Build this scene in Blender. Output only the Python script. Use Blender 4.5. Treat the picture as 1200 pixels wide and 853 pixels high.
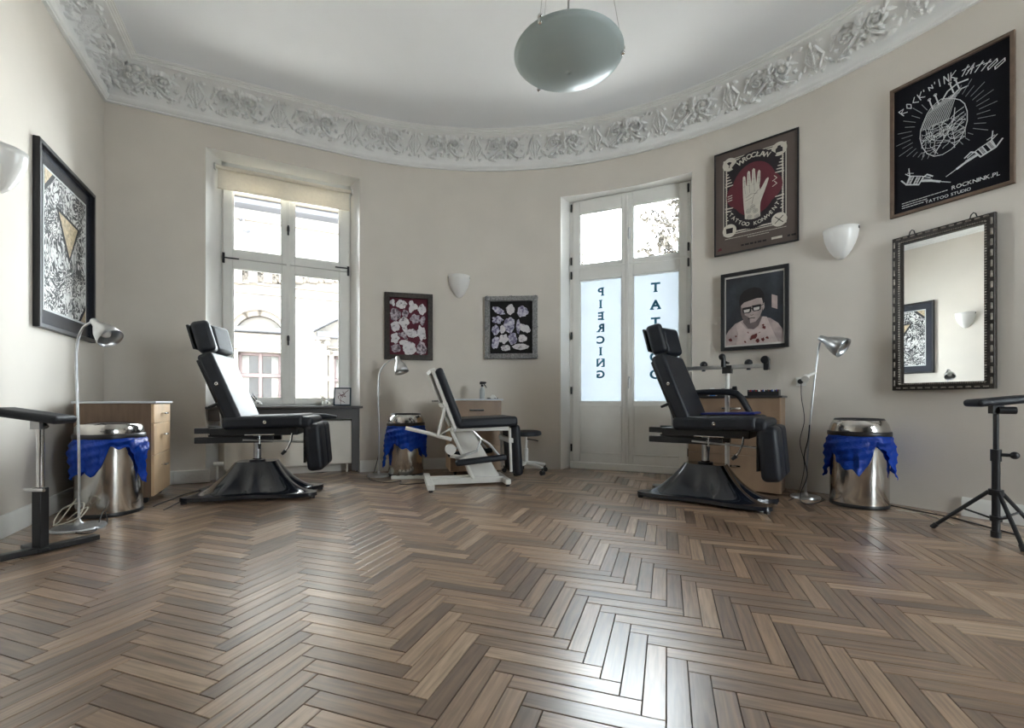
import bpy, bmesh, math, random
import numpy as np
from mathutils import Vector, Matrix, Euler

sc = bpy.context.scene
for o in list(bpy.data.objects):
    bpy.data.objects.remove(o)
random.seed(7)
rng = np.random.default_rng(11)
PI = math.pi
R = math.radians

# ------------------------------------------------------------------ camera
FPX, CX, HOR, CAMH = 533.0, 600.0, 470.0, 0.82      # focal length and horizon in photo pixels
cam = bpy.data.cameras.new('camera')
camo = bpy.data.objects.new('camera', cam)
sc.collection.objects.link(camo)
camo.location = (0, 0, CAMH)
camo.rotation_euler = (R(90), 0, 0)
cam.sensor_width = 36.0
cam.lens = 36.0 * FPX / 1200.0
cam.shift_y = (HOR - 426.5) / 1200.0
cam.clip_start = 0.05
sc.camera = camo

# ------------------------------------------------------------------ sky and exposure
world = bpy.data.worlds.new('overcast_sky')
sc.world = world
world.use_nodes = True
wn = world.node_tree
wn.nodes.clear()
bg = wn.nodes.new('ShaderNodeBackground')
bg.inputs[0].default_value = (0.90, 0.955, 1.0, 1)
bg.inputs[1].default_value = 36.0
wo = wn.nodes.new('ShaderNodeOutputWorld')
wn.links.new(bg.outputs[0], wo.inputs[0])
sun = bpy.data.lights.new('sun', 'SUN')
sun.energy = 95.0
sun.angle = R(3)
sun.color = (1.0, .96, .9)
suno = bpy.data.objects.new('sun', sun)
sc.collection.objects.link(suno)
suno.rotation_euler = Vector((.9 * .64, .44 * .64, -.77)).to_track_quat('-Z', 'Y').to_euler()   # from beyond the left wall, lights the street
sc.view_settings.view_transform = 'Standard'
sc.view_settings.look = 'None'
sc.view_settings.gamma = 1.0
sc.view_settings.use_curve_mapping = False
sc.view_settings.exposure = 0.1

# ------------------------------------------------------------------ plan of the room
ROOM_H = 3.965
C0 = Vector((-3.82, 4.255))             # corner of left wall and window wall
W1 = Vector((-1.76, 5.267))             # where the straight window wall turns into the bow
AC, AR = Vector((-0.29, 1.70)), 3.858   # centre and radius of the bow
LB = (W1 - C0).length
U = (W1 - C0) / LB
ANG_B = math.atan2(U.y, U.x)
PH0 = math.atan2(W1.x - AC.x, W1.y - AC.y)
PH1 = R(62)
LA = AR * (PH1 - PH0)
EP = Vector((AC.x + AR * math.sin(PH1), AC.y + AR * math.cos(PH1)))
ED = Vector((math.cos(PH1), -math.sin(PH1)))
MIR_YAW = R(-3.2)
WT = 0.45                               # wall thickness

def WP(s):
    """point, tangent and inward normal of the inner wall face; s=0 is the left corner"""
    if s < 0:
        t = Vector((-U.y, U.x)); p = C0 + t * s
    elif s <= LB:
        t = U; p = C0 + U * s
    elif s <= LB + LA:
        ph = PH0 + (s - LB) / AR
        p = Vector((AC.x + AR * math.sin(ph), AC.y + AR * math.cos(ph)))
        t = Vector((math.cos(ph), -math.sin(ph)))
    else:
        t = ED; p = EP + ED * (s - LB - LA)
    return p, t, Vector((t.y, -t.x))

def s_of_px(px):
    """where the view ray through photo column px meets the inner wall face"""
    lo, hi = -2.4, LB + LA + 1.6
    for _ in range(60):
        m = (lo + hi) / 2
        p = WP(m)[0]
        if CX + FPX * p.x / p.y < px: lo = m
        else: hi = m
    return (lo + hi) / 2

class Plane:
    """a vertical plane; a = metres along it to the right, local y points away from the viewer"""
    def __init__(self, o, ang):
        self.o = Vector(o); self.ang = ang
        self.u = Vector((math.cos(ang), math.sin(ang))); self.n = Vector((-self.u.y, self.u.x))
    def hit(self, px, py=HOR):
        k = Vector(((px - CX) / FPX, 1.0))
        t = self.o.dot(self.n) / k.dot(self.n)
        return (k * t - self.o).dot(self.u), CAMH + (HOR - py) / FPX * t
    def pt(self, a, d=0.0):
        return self.o + self.u * a + self.n * d

def floor_pt(px, py):
    Y = CAMH * FPX / (py - HOR)
    return Vector(((px - CX) / FPX * Y, Y, 0))

# ------------------------------------------------------------------ helpers: objects
def link(o):
    sc.collection.objects.link(o); return o

def tag(o, label=None, cat=None, group=None, kind=None):
    if label: o['label'] = label
    if cat: o['category'] = cat
    if group: o['group'] = group
    if kind: o['kind'] = kind
    return o

def thing(name, label=None, cat=None, loc=(0, 0, 0), rz=0.0, group=None, kind=None):
    o = bpy.data.objects.new(name, None)
    o.empty_display_size = 0.1
    link(o); o.location = loc; o.rotation_euler = (0, 0, rz)
    return tag(o, label, cat, group, kind)

class MB:
    """collects shapes into one mesh"""
    def __init__(s):
        s.v, s.f = [], []
    def add(s, vs, fs, M=None):
        b = len(s.v)
        if M is not None: vs = [M @ Vector(p) for p in vs]
        s.v += [tuple(p) for p in vs]
        s.f += [tuple(b + i for i in f) for f in fs]
        return s
    def box(s, c, d, M=None, rot=None):
        x, y, z = d[0] / 2, d[1] / 2, d[2] / 2
        vs = [Vector((i * x, j * y, k * z)) for k in (-1, 1) for j in (-1, 1) for i in (-1, 1)]
        if rot is not None:
            E = Euler(rot).to_matrix(); vs = [E @ p for p in vs]
        vs = [p + Vector(c) for p in vs]
        return s.add(vs, [(0, 2, 3, 1), (4, 5, 7, 6), (0, 1, 5, 4), (2, 6, 7, 3), (0, 4, 6, 2), (1, 3, 7, 5)], M)
    def bx(s, x0, x1, y0, y1, z0, z1, M=None):
        return s.box(((x0 + x1) / 2, (y0 + y1) / 2, (z0 + z1) / 2), (x1 - x0, y1 - y0, z1 - z0), M)
    def cyl(s, p0, p1, r0, r1=None, n=16):
        return s.tube([p0, p1], [r0, r0 if r1 is None else r1], n)
    def tube(s, path, r, n=8, closed=False, cap=True):
        path = [Vector(p) for p in path]
        m = len(path)
        rs = r if isinstance(r, (list, tuple)) else [r] * m
        vs, fs = [], []
        prev = None
        for i, p in enumerate(path):
            if closed: t = path[(i + 1) % m] - path[i - 1]
            else: t = path[min(i + 1, m - 1)] - path[max(i - 1, 0)]
            t.normalize()
            if prev is None:
                a = Vector((0, 0, 1)) if abs(t.z) < .9 else Vector((1, 0, 0))
                nrm = t.cross(a).normalized()
            else:
                nrm = (prev - t * prev.dot(t)).normalized()
            prev = nrm
            b = t.cross(nrm)
            for k in range(n):
                an = 2 * PI * k / n
                vs.append(p + (nrm * math.cos(an) + b * math.sin(an)) * rs[i])
        segs = m if closed else m - 1
        for i in range(segs):
            i2 = (i + 1) % m
            for k in range(n):
                k2 = (k + 1) % n
                fs.append((i * n + k, i * n + k2, i2 * n + k2, i2 * n + k))
        if cap and not closed:
            fs.append(tuple(range(n - 1, -1, -1)))
            fs.append(tuple((m - 1) * n + k for k in range(n)))
        return s.add(vs, fs)
    def lathe(s, prof, n=32, c=(0, 0, 0), M=None, a0=0.0, a1=2 * PI):
        full = abs(a1 - a0 - 2 * PI) < 1e-6
        cols = n if full else n + 1
        vs, fs = [], []
        for r, z in prof:
            for k in range(cols):
                an = a0 + (a1 - a0) * k / n
                vs.append(Vector((c[0] + r * math.cos(an), c[1] + r * math.sin(an), c[2] + z)))
        for i in range(len(prof) - 1):
            for k in range(n):
                k2 = (k + 1) % cols
                fs.append((i * cols + k, i * cols + k2, (i + 1) * cols + k2, (i + 1) * cols + k))
        return s.add(vs, fs, M)
    def prism(s, poly, y0, y1, M=None):
        """polygon in x,z extruded along y"""
        n = len(poly)
        vs = [(p[0], y0, p[1]) for p in poly] + [(p[0], y1, p[1]) for p in poly]
        fs = [tuple(range(n)), tuple(range(2 * n - 1, n - 1, -1))]
        fs += [(i, i + n, (i + 1) % n + n, (i + 1) % n) for i in range(n)]
        return s.add(vs, fs, M)
    def flat(s, poly, y):
        """flat print: polygon in x,z at depth y, facing the viewer (-y)"""
        n = len(poly)
        return s.add([(p[0], y, p[1]) for p in poly], [tuple(range(n))])
    def stroke(s, pts, w, y, closed=False):
        pts = [Vector((p[0], p[1])) for p in pts]
        if closed: pts = pts + [pts[0]]
        for a, b in zip(pts[:-1], pts[1:]):
            d = b - a
            if d.length < 1e-7: continue
            d.normalize(); q = Vector((-d.y, d.x)) * w / 2; e = d * w * .3
            s.flat([a - e - q, b + e - q, b + e + q, a - e + q], y)
        return s
    def ball(s, c, r, sc3=(1, 1, 1), n=16, m=10, M=None):
        prof = [(max(1e-5, math.sin(PI * i / m)), -math.cos(PI * i / m)) for i in range(m + 1)]
        T = Matrix.Translation(Vector(c)) @ Matrix.Diagonal((r * sc3[0], r * sc3[1], r * sc3[2], 1))
        if M is not None: T = M @ T
        return s.lathe(prof, n, M=T)
    def build(s, name, mat, parent=None, loc=None, rot=None, smooth=True, ang=40, bevel=0, bseg=2,
              sub=0, solid=0, weld=False):
        me = bpy.data.meshes.new(name)
        me.from_pydata(s.v, [], s.f)
        if weld:
            b = bmesh.new(); b.from_mesh(me)
            bmesh.ops.remove_doubles(b, verts=b.verts, dist=1e-5)
            bmesh.ops.recalc_face_normals(b, faces=b.faces)
            b.to_mesh(me); b.free()
        me.materials.append(mat)
        if smooth:
            me.shade_smooth()
            me.set_sharp_from_angle(angle=R(ang))
        o = bpy.data.objects.new(name, me)
        link(o)
        if parent is not None: o.parent = parent
        if loc is not None: o.location = loc
        if rot is not None: o.rotation_euler = rot
        if solid:
            md = o.modifiers.new('solid', 'SOLIDIFY'); md.thickness = solid; md.offset = 0
        if bevel:
            md = o.modifiers.new('bevel', 'BEVEL'); md.width = bevel; md.segments = bseg
            md.limit_method = 'ANGLE'; md.angle_limit = R(40)
        if sub:
            md = o.modifiers.new('sub', 'SUBSURF'); md.levels = sub; md.render_levels = sub
        return o

def pad(parent, name, size, loc, mat, rot=(0, 0, 0), bev=0.03, seg=4):
    o = MB().box((0, 0, 0), size).build(name, mat, parent, loc, rot, bevel=bev, bseg=seg, ang=60)
    return o

# ------------------------------------------------------------------ helpers: materials
def srgb(r, g, b):
    f = lambda c: (c / 255) / 12.92 if c / 255 <= .04045 else ((c / 255 + .055) / 1.055) ** 2.4
    return (f(r), f(g), f(b))

def pm(name, col, rough=.5, metal=0.0, var=.08, scale=8.0, bump=0.0, bscale=60.0, spec=.5, stretch=None,
       coat=0.0, coord='Object', ramp=None, detail=5):
    m = bpy.data.materials.new(name)
    m.use_nodes = True
    nt = m.node_tree; N = nt.nodes; L = nt.links
    b = N['Principled BSDF']
    b.inputs['Roughness'].default_value = rough
    b.inputs['Metallic'].default_value = metal
    b.inputs['Specular IOR Level'].default_value = spec
    b.inputs['Coat Weight'].default_value = coat
    tc = N.new('ShaderNodeTexCoord'); mp = N.new('ShaderNodeMapping')
    L.new(tc.outputs[coord], mp.inputs[0])
    if stretch: mp.inputs['Scale'].default_value = stretch
    nz = N.new('ShaderNodeTexNoise'); nz.inputs['Scale'].default_value = scale
    nz.inputs['Detail'].default_value = detail
    L.new(mp.outputs[0], nz.inputs[0])
    rp = N.new('ShaderNodeValToRGB')
    if ramp:
        el = rp.color_ramp.elements
        el[0].position, el[0].color = ramp[0][0], (*ramp[0][1], 1)
        el[1].position, el[1].color = ramp[-1][0], (*ramp[-1][1], 1)
        for p, c in ramp[1:-1]:
            e = el.new(p); e.color = (*c, 1)
    else:
        rp.color_ramp.elements[0].position = .3
        rp.color_ramp.elements[1].position = .7
        rp.color_ramp.elements[0].color = (*[c * (1 - var) for c in col], 1)
        rp.color_ramp.elements[1].color = (*[min(1, c * (1 + var)) for c in col], 1)
    L.new(nz.outputs[0], rp.inputs[0])
    L.new(rp.outputs[0], b.inputs['Base Color'])
    if bump:
        n2 = N.new('ShaderNodeTexNoise'); n2.inputs['Scale'].default_value = bscale
        L.new(mp.outputs[0], n2.inputs[0])
        bp = N.new('ShaderNodeBump'); bp.inputs['Strength'].default_value = bump
        bp.inputs['Distance'].default_value = .01
        L.new(n2.outputs[0], bp.inputs['Height']); L.new(bp.outputs[0], b.inputs['Normal'])
    return m

M_ = {}
M_['wall'] = pm('wall_paint', srgb(214, 207, 197), .85, var=.03, scale=2.5, bump=.06, bscale=90)
M_['plaster'] = pm('white_plaster', srgb(238, 238, 236), .8, var=.04, scale=6, bump=.05, bscale=40)
M_['ceiling'] = pm('ceiling_paint', srgb(240, 242, 245), .9, var=.02, scale=1.5)
M_['white_paint'] = pm('white_gloss_paint', srgb(232, 231, 226), .35, var=.03, scale=5)
M_['reveal'] = pm('reveal_paint', srgb(236, 234, 230), .7, var=.02, scale=4)
M_['steel'] = pm('polished_steel', (.62, .60, .57), .16, 1.0, var=.08, scale=20, stretch=(1, 1, .1))
M_['brushed'] = pm('brushed_steel', (.56, .57, .58), .3, 1.0, var=.1, scale=30)
M_['chrome'] = pm('chrome', (.75, .75, .75), .1, 1.0, var=.03)
M_['black_metal'] = pm('black_metal', (.012, .012, .014), .4, 0, var=.2)
M_['black_plastic'] = pm('black_plastic', (.012, .012, .014), .35, 0, var=.2)
M_['gloss_black'] = pm('black_gloss_shell', (.008, .010, .016), .16, 0, var=.2, coat=.5)
M_['leather'] = pm('black_leather', (.006, .008, .014), .48, 0, var=.25, scale=14, bump=.12, bscale=160, spec=.5)
M_['white_metal'] = pm('white_enamel', srgb(226, 224, 218), .35, var=.05)
M_['birch'] = pm('birch_veneer', srgb(212, 180, 142), .42, var=.12, scale=5, stretch=(1, 6, .7), bump=.04, bscale=30)
M_['oak'] = pm('oak_veneer', srgb(142, 117, 94), .45, var=.16, scale=6, stretch=(1, 6, .5), bump=.04, bscale=30)
M_['walnut'] = pm('brown_veneer', srgb(112, 90, 72), .5, var=.18, scale=6, stretch=(5, 5, .6), bump=.04, bscale=30)
M_['topgrey'] = pm('pale_laminate', srgb(205, 208, 212), .3, var=.03)
M_['topdark'] = pm('dark_laminate', srgb(52, 50, 50), .3, var=.05)
M_['sill'] = pm('grey_sill_board', srgb(74, 70, 68), .38, var=.1, scale=5)
M_['radiator'] = pm('radiator_enamel', srgb(222, 216, 205), .5, var=.03)
M_['black_frame'] = pm('black_frame', (.010, .010, .012), .35, var=.2)
M_['opal'] = pm('opal_glass', srgb(232, 230, 226), .28, var=.02)
def blind_mat():
    m = pm('blind_fabric', srgb(226, 219, 205), .85, var=.04, scale=40)
    N, L = m.node_tree.nodes, m.node_tree.links
    tr = N.new('ShaderNodeBsdfTranslucent'); tr.inputs[0].default_value = (.16, .15, .13, 1)
    ad = N.new('ShaderNodeAddShader')
    L.new(N['Principled BSDF'].outputs[0], ad.inputs[0]); L.new(tr.outputs[0], ad.inputs[1]); L.new(ad.outputs[0], N['Material Output'].inputs[0])
    return m
M_['blind'] = blind_mat()
M_['paper'] = pm('white_paper', srgb(222, 219, 220), .7, var=.05)
M_['ink'] = pm('black_ink', (.006, .006, .008), .6, var=.1)
M_['white_ink'] = pm('white_ink', srgb(205, 208, 208), .6, var=.08, scale=60)
M_['cable_black'] = pm('black_cable', (.015, .015, .017), .5)
M_['cable_white'] = pm('cream_cable', srgb(205, 200, 186), .5)
M_['socket'] = pm('socket_plastic', srgb(226, 225, 220), .4, var=.02)

def bag_mat():
    m = bpy.data.materials.new('blue_bin_bag'); m.use_nodes = True
    nt = m.node_tree; N = nt.nodes; L = nt.links
    b = N['Principled BSDF']
    b.inputs['Base Color'].default_value = (*srgb(18, 74, 190), 1)
    b.inputs['Roughness'].default_value = .22
    b.inputs['Transmission Weight'].default_value = 0
    nz = N.new('ShaderNodeTexNoise'); nz.inputs['Scale'].default_value = 16; nz.inputs['Detail'].default_value = 4
    nz.inputs['Distortion'].default_value = 1.2
    tc = N.new('ShaderNodeTexCoord'); L.new(tc.outputs['Object'], nz.inputs[0])
    bp = N.new('ShaderNodeBump'); bp.inputs['Strength'].default_value = .6; bp.inputs['Distance'].default_value = .03
    L.new(nz.outputs[0], bp.inputs['Height']); L.new(bp.outputs[0], b.inputs['Normal'])
    tr = N.new('ShaderNodeBsdfTranslucent'); tr.inputs[0].default_value = (*srgb(20, 90, 210), 1)
    mx = N.new('ShaderNodeMixShader'); mx.inputs[0].default_value = .35
    out = N['Material Output']
    L.new(b.outputs[0], mx.inputs[1]); L.new(tr.outputs[0], mx.inputs[2]); L.new(mx.outputs[0], out.inputs[0])
    return m
M_['bag'] = bag_mat()

def pane_mat():
    m = bpy.data.materials.new('window_glass'); m.use_nodes = True
    nt = m.node_tree; N = nt.nodes; L = nt.links; N.clear()
    out = N.new('ShaderNodeOutputMaterial'); mx = N.new('ShaderNodeMixShader')
    t = N.new('ShaderNodeBsdfTransparent'); g = N.new('ShaderNodeBsdfGlossy')
    t.inputs[0].default_value = (.95, .97, .97, 1); g.inputs['Roughness'].default_value = .01
    f = N.new('ShaderNodeFresnel'); f.inputs[0].default_value = 1.25
    L.new(f.outputs[0], mx.inputs[0]); L.new(t.outputs[0], mx.inputs[1]); L.new(g.outputs[0], mx.inputs[2])
    L.new(mx.outputs[0], out.inputs[0])
    return m
M_['pane'] = pane_mat()

def frosted_mat():
    m = bpy.data.materials.new('frosted_film'); m.use_nodes = True
    nt = m.node_tree; N = nt.nodes; L = nt.links; N.clear()
    out = N.new('ShaderNodeOutputMaterial'); mx = N.new('ShaderNodeMixShader')
    t = N.new('ShaderNodeBsdfTranslucent'); d = N.new('ShaderNodeBsdfDiffuse')
    t.inputs[0].default_value = (.155, .168, .178, 1); d.inputs[0].default_value = (.30, .31, .32, 1)
    nz = N.new('ShaderNodeTexNoise'); nz.inputs['Scale'].default_value = 2.0
    rp = N.new('ShaderNodeValToRGB')
    rp.color_ramp.elements[0].color = (.148, .161, .171, 1); rp.color_ramp.elements[1].color = (.165, .178, .188, 1)
    L.new(nz.outputs[0], rp.inputs[0]); L.new(rp.outputs[0], t.inputs[0])
    mx.inputs[0].default_value = .5
    mx2 = N.new('ShaderNodeAddShader')
    L.new(t.outputs[0], mx2.inputs[0]); L.new(d.outputs[0], mx2.inputs[1])
    L.new(mx2.outputs[0], out.inputs[0])
    return m
M_['frosted'] = frosted_mat()

def mirror_mat():
    m = pm('mirror_silver', (.93, .94, .93), .0, 1.0, var=.005)
    return m
M_['mirror'] = mirror_mat()
# ------------------------------------------------------------------ room shell
V_ = Vector((U.y, -U.x))                         # along the left wall, towards the camera
FRONT = 8.2
FP = C0 + V_ * FRONT
_A = Matrix(((U.x, -ED.x), (U.y, -ED.y)))
_w, _t = _A.inverted() @ (EP - FP)
TR = _t                                          # length of the straight right wall
FC = EP + ED * TR

def solid_wall(name, P, nout, S, openings, mat, zt=ROOM_H + .12, thick=WT, extra=None):
    """P(s) inner point, nout(s) outward normal; openings (s0, s1, z0, z1, splay) stay empty"""
    shift = {}
    zs = {0.0, zt}
    S = set(S)
    for a, b, z0, z1, sp in openings:
        S |= {a, b}; zs |= {z0, z1}; shift[a] = sp[0]; shift[b] = -sp[1]
    S = sorted(S); Z = sorted(zs)
    def inside(i, j):
        if i < 0 or j < 0 or i >= len(S) - 1 or j >= len(Z) - 1: return False
        sm, zm = (S[i] + S[i + 1]) / 2, (Z[j] + Z[j + 1]) / 2
        return not any(a < sm < b and z0 < zm < z1 for a, b, z0, z1, _ in openings)
    I = [P(s) for s in S]
    O = [P(s + shift.get(s, 0)) + nout(s + shift.get(s, 0)) * thick for s in S]
    mb = MB()
    rv = []
    def q(*pts, r=False):
        mb.add([(p[0].x, p[0].y, p[1]) for p in pts], [(0, 1, 2, 3)])
        if r: rv.append(sum(((Vector((p[0].x, p[0].y, p[1]))) for p in pts), Vector()) / 4)
    for i in range(len(S) - 1):
        for j in range(len(Z) - 1):
            if not inside(i, j): continue
            z0, z1 = Z[j], Z[j + 1]
            q((I[i], z0), (I[i + 1], z0), (I[i + 1], z1), (I[i], z1))
            q((O[i + 1], z0), (O[i], z0), (O[i], z1), (O[i + 1], z1))
            if not inside(i - 1, j): q((O[i], z0), (I[i], z0), (I[i], z1), (O[i], z1), r=0 < i)
            if not inside(i + 1, j): q((I[i + 1], z0), (O[i + 1], z0), (O[i + 1], z1), (I[i + 1], z1), r=i < len(S) - 2)
            if not inside(i, j - 1): q((O[i], z0), (O[i + 1], z0), (I[i + 1], z0), (I[i], z0), r=j > 0)
            if not inside(i, j + 1): q((I[i], z1), (I[i + 1], z1), (O[i + 1], z1), (O[i], z1))
    if extra: extra(mb)
    o = mb.build(name, mat, weld=True, ang=25)
    o.data.materials.append(M_['reveal'])
    for p in o.data.polygons:
        if any((p.center - c).length < .004 for c in rv): p.material_index = 1
    return tag(o, kind='structure')

NB = Vector((-U.y, U.x))                         # outward normal of the window wall
# --- window wall with a niche that reaches the floor
PB = Plane(C0, ANG_B)
s_wl, s_wr = s_of_px(241), s_of_px(421.5)
Z_WTOP = 3.395
DREC = .22
PW = Plane(C0 + NB * DREC, ANG_B)                # plane of the window frame
wa0, wa1 = PW.hit(257.5)[0], PW.hit(412)[0]
spl = max(.05, ((wa0 - s_wl) + (s_wr - wa1)) / 2)
def parapet(mb):
    p0, p1 = wa0 - spl, wa1 + spl
    M = Matrix.Translation((C0.x, C0.y, 0)) @ Matrix.Rotation(ANG_B, 4, 'Z')
    mb.bx(p0 - .05, p1 + .05, .20, WT, 0, .735, M)
solid_wall('wall_back', lambda s: C0 + U * s, lambda s: NB, [-WT, 0, LB + .3],
           [(s_wl, s_wr, 0.0, Z_WTOP, ((wa0 - s_wl) * WT / DREC, (s_wr - wa1) * WT / DREC))], M_['wall'], extra=parapet)
solid_wall('wall_left', lambda s: C0 + V_ * s, lambda s: Vector((-U.x, -U.y)), [0, FRONT], [], M_['wall'])
# --- bow with the balcony door, running on into the straight right wall
s_dl, s_dr = s_of_px(657), s_of_px(811)
DA, DB = WP(s_dl)[0], WP(s_dr)[0]
ANG_D = math.atan2((DB - DA).y, (DB - DA).x)
Z_DTOP = 3.27
PD = Plane(DA + Vector((-math.sin(ANG_D), math.cos(ANG_D))) * .20, ANG_D)
da0, da1 = PD.hit(670.5)[0], PD.hit(806.5)[0]
spd = max(.03, (da0 + ((DB - DA).length - da1)) / 2)
s0_, s1_ = LB, LB + LA
stat = [s0_ + (s1_ - s0_) * i / 60 for i in range(61)]
stat = [s for s in stat if not (s_dl - .02 < s < s_dr + .02)] + [s_dl + (s_dr - s_dl) * i / 8 for i in range(1, 8)]
stat += [s1_ + .1, s1_ + TR]
solid_wall('wall_right', lambda s: WP(s)[0], lambda s: -WP(s)[2], stat,
           [(s_dl, s_dr, 0.0, Z_DTOP, (da0 * WT / .2, ((DB - DA).length - da1) * WT / .2))], M_['wall'])
M_['front_wall'] = pm('darkened_wall', srgb(70, 70, 68), .85, var=.05)  # unseen wall darkened to cut the light bounced onto the right wall
FL = (FC - FP).length
solid_wall('wall_front', lambda s: FC - U * s, lambda s: V_, [-.45, FL + .45], [(.35, 1.55, .75, 3.3, (.05, .05))], M_['front_wall'])  # opening for the added fill window

# --- floor slab and ceiling
outline = [C0 + V_ * FRONT, C0] + [WP(LB + LA * i / 40)[0] for i in range(41)] + [FC]
def inroom(p, grow=0.0):
    n, c = len(outline), False
    for i in range(n):
        a, b = outline[i], outline[i - 1]
        if (a.y > p.y) != (b.y > p.y) and p.x < (b.x - a.x) * (p.y - a.y) / (b.y - a.y) + a.x: c = not c
    if c or grow <= 0: return c
    for i in range(n):
        a, b = outline[i - 1], outline[i]
        d = b - a; t = max(0, min(1, (p - a).dot(d) / d.length_squared))
        if (p - a - d * t).length < grow: return True
    return False
cen = Vector((0.3, 2.0))
big = [cen + (p - cen) * (1 + .42 / (p - cen).length) for p in outline]
mb = MB(); n = len(big)
mb.add([(p.x, p.y, -.15) for p in big] + [(p.x, p.y, -.012) for p in big],
       [tuple(range(n)), tuple(range(2 * n - 1, n - 1, -1))] + [(i, (i + 1) % n, n + (i + 1) % n, n + i) for i in range(n)])
M_['subfloor'] = pm('dark_joint', srgb(30, 22, 17), .9)
floor = tag(mb.build('floor', M_['subfloor'], weld=True, smooth=False), kind='structure')
mb = MB()
mb.add([(p.x, p.y, ROOM_H) for p in big] + [(p.x, p.y, ROOM_H + .2) for p in big],
       [tuple(range(n)), tuple(range(2 * n - 1, n - 1, -1))] + [(i, (i + 1) % n, n + (i + 1) % n, n + i) for i in range(n)])
tag(mb.build('ceiling', M_['ceiling'], weld=True, smooth=False), kind='structure')

# --- herringbone parquet
PLW, PLN = .062, 6
def wood(name, source):
    m = bpy.data.materials.new(name); m.use_nodes = True
    nt = m.node_tree; N = nt.nodes; L = nt.links
    b = N['Principled BSDF']
    if source == 'object':
        i = N.new('ShaderNodeObjectInfo'); rnd = i.outputs['Random']
    else:
        i = N.new('ShaderNodeAttribute'); i.attribute_name = 'rnd'; rnd = i.outputs['Fac']
    uv = N.new('ShaderNodeUVMap'); uv.uv_map = 'UVMap'
    mul = N.new('ShaderNodeMath'); mul.operation = 'MULTIPLY'; mul.inputs[1].default_value = 37.0
    L.new(rnd, mul.inputs[0])
    cmb = N.new('ShaderNodeCombineXYZ'); L.new(mul.outputs[0], cmb.inputs[0]); L.new(mul.outputs[0], cmb.inputs[1])
    ad = N.new('ShaderNodeVectorMath'); ad.operation = 'ADD'
    L.new(uv.outputs[0], ad.inputs[0]); L.new(cmb.outputs[0], ad.inputs[1])
    mp = N.new('ShaderNodeMapping'); mp.inputs['Scale'].default_value = (3.0, 42.0, 1)
    L.new(ad.outputs[0], mp.inputs[0])
    g = N.new('ShaderNodeTexNoise'); g.inputs['Scale'].default_value = 1.6; g.inputs['Detail'].default_value = 7
    g.inputs['Distortion'].default_value = .6
    L.new(mp.outputs[0], g.inputs[0])
    base = N.new('ShaderNodeValToRGB'); e = base.color_ramp.elements
    e[0].position, e[0].color = 0, (*srgb(108, 84, 66), 1)
    e[1].position, e[1].color = 1, (*srgb(184, 158, 132), 1)
    for p, c in ((.25, (128, 103, 82)), (.6, (148, 121, 97)), (.85, (164, 136, 110))):
        q = e.new(p); q.color = (*srgb(*c), 1)
    L.new(rnd, base.inputs[0])
    gr = N.new('ShaderNodeValToRGB'); gr.color_ramp.elements[0].position = .32; gr.color_ramp.elements[1].position = .66
    gr.color_ramp.elements[0].color = (.62, .60, .58, 1); gr.color_ramp.elements[1].color = (1.12, 1.1, 1.08, 1)
    L.new(g.outputs[0], gr.inputs[0])
    mx = N.new('ShaderNodeMix'); mx.data_type = 'RGBA'; mx.blend_type = 'MULTIPLY'; mx.inputs[0].default_value = 1
    L.new(base.outputs[0], mx.inputs[6]); L.new(gr.outputs[0], mx.inputs[7])
    # scuffs and worn varnish
    tc = N.new('ShaderNodeNewGeometry')
    w = N.new('ShaderNodeTexNoise'); w.inputs['Scale'].default_value = 2.2; w.inputs['Detail'].default_value = 6
    L.new(tc.outputs['Position'], w.inputs[0])
    wr = N.new('ShaderNodeMapRange'); wr.inputs[1].default_value = .3; wr.inputs[2].default_value = .7
    wr.inputs[3].default_value = .34; wr.inputs[4].default_value = .44
    L.new(w.outputs[0], wr.inputs[0]); L.new(wr.outputs[0], b.inputs['Roughness'])
    L.new(mx.outputs[2], b.inputs['Base Color'])
    bp = N.new('ShaderNodeBump'); bp.inputs['Strength'].default_value = .12; bp.inputs['Distance'].default_value = .002
    L.new(g.outputs[0], bp.inputs['Height']); L.new(bp.outputs[0], b.inputs['Normal'])
    b.inputs['Specular IOR Level'].default_value = .5
    b.inputs['Coat Weight'].default_value = 1.0; b.inputs['Coat IOR'].default_value = 1.75; b.inputs['Coat Roughness'].default_value = .27
    return m
wood_o, wood_a = wood('oak_plank', 'object'), wood('oak_plank_far', 'attribute')
PL = PLW * PLN
gp, ch, th = .0012, .0013, .012
def plank_geo():
    x0, x1, y0, y1 = gp, PL - gp, gp, PLW - gp
    vs = [(x0, y0, -th), (x1, y0, -th), (x1, y1, -th), (x0, y1, -th),
          (x0, y0, -ch), (x1, y0, -ch), (x1, y1, -ch), (x0, y1, -ch),
          (x0 + ch, y0 + ch, 0), (x1 - ch, y0 + ch, 0), (x1 - ch, y1 - ch, 0), (x0 + ch, y1 - ch, 0)]
    fs = [(8, 9, 10, 11)]
    for i in range(4):
        j = (i + 1) % 4
        fs += [(i, j, 4 + j, 4 + i), (4 + i, 4 + j, 8 + j, 8 + i)]
    return vs, fs
gv, gf = plank_geo()
pme = bpy.data.meshes.new('plank'); pme.from_pydata(gv, [], gf); pme.materials.append(wood_o)
uvl = pme.uv_layers.new(name='UVMap')
for l in pme.loops: uvl.data[l.index].uv = gv[l.vertex_index][:2]
ang1 = math.atan2(V_.y, V_.x) - PI / 4
E1 = Vector((math.cos(ang1), math.sin(ang1))); E2 = Vector((-E1.y, E1.x))
O0 = Vector((.62, 2.4))
planks = []
for y in range(-110, 111):
    for k in range(-9, 10):
        planks.append((y + 2 * PLN * k, y, 0))
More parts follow.
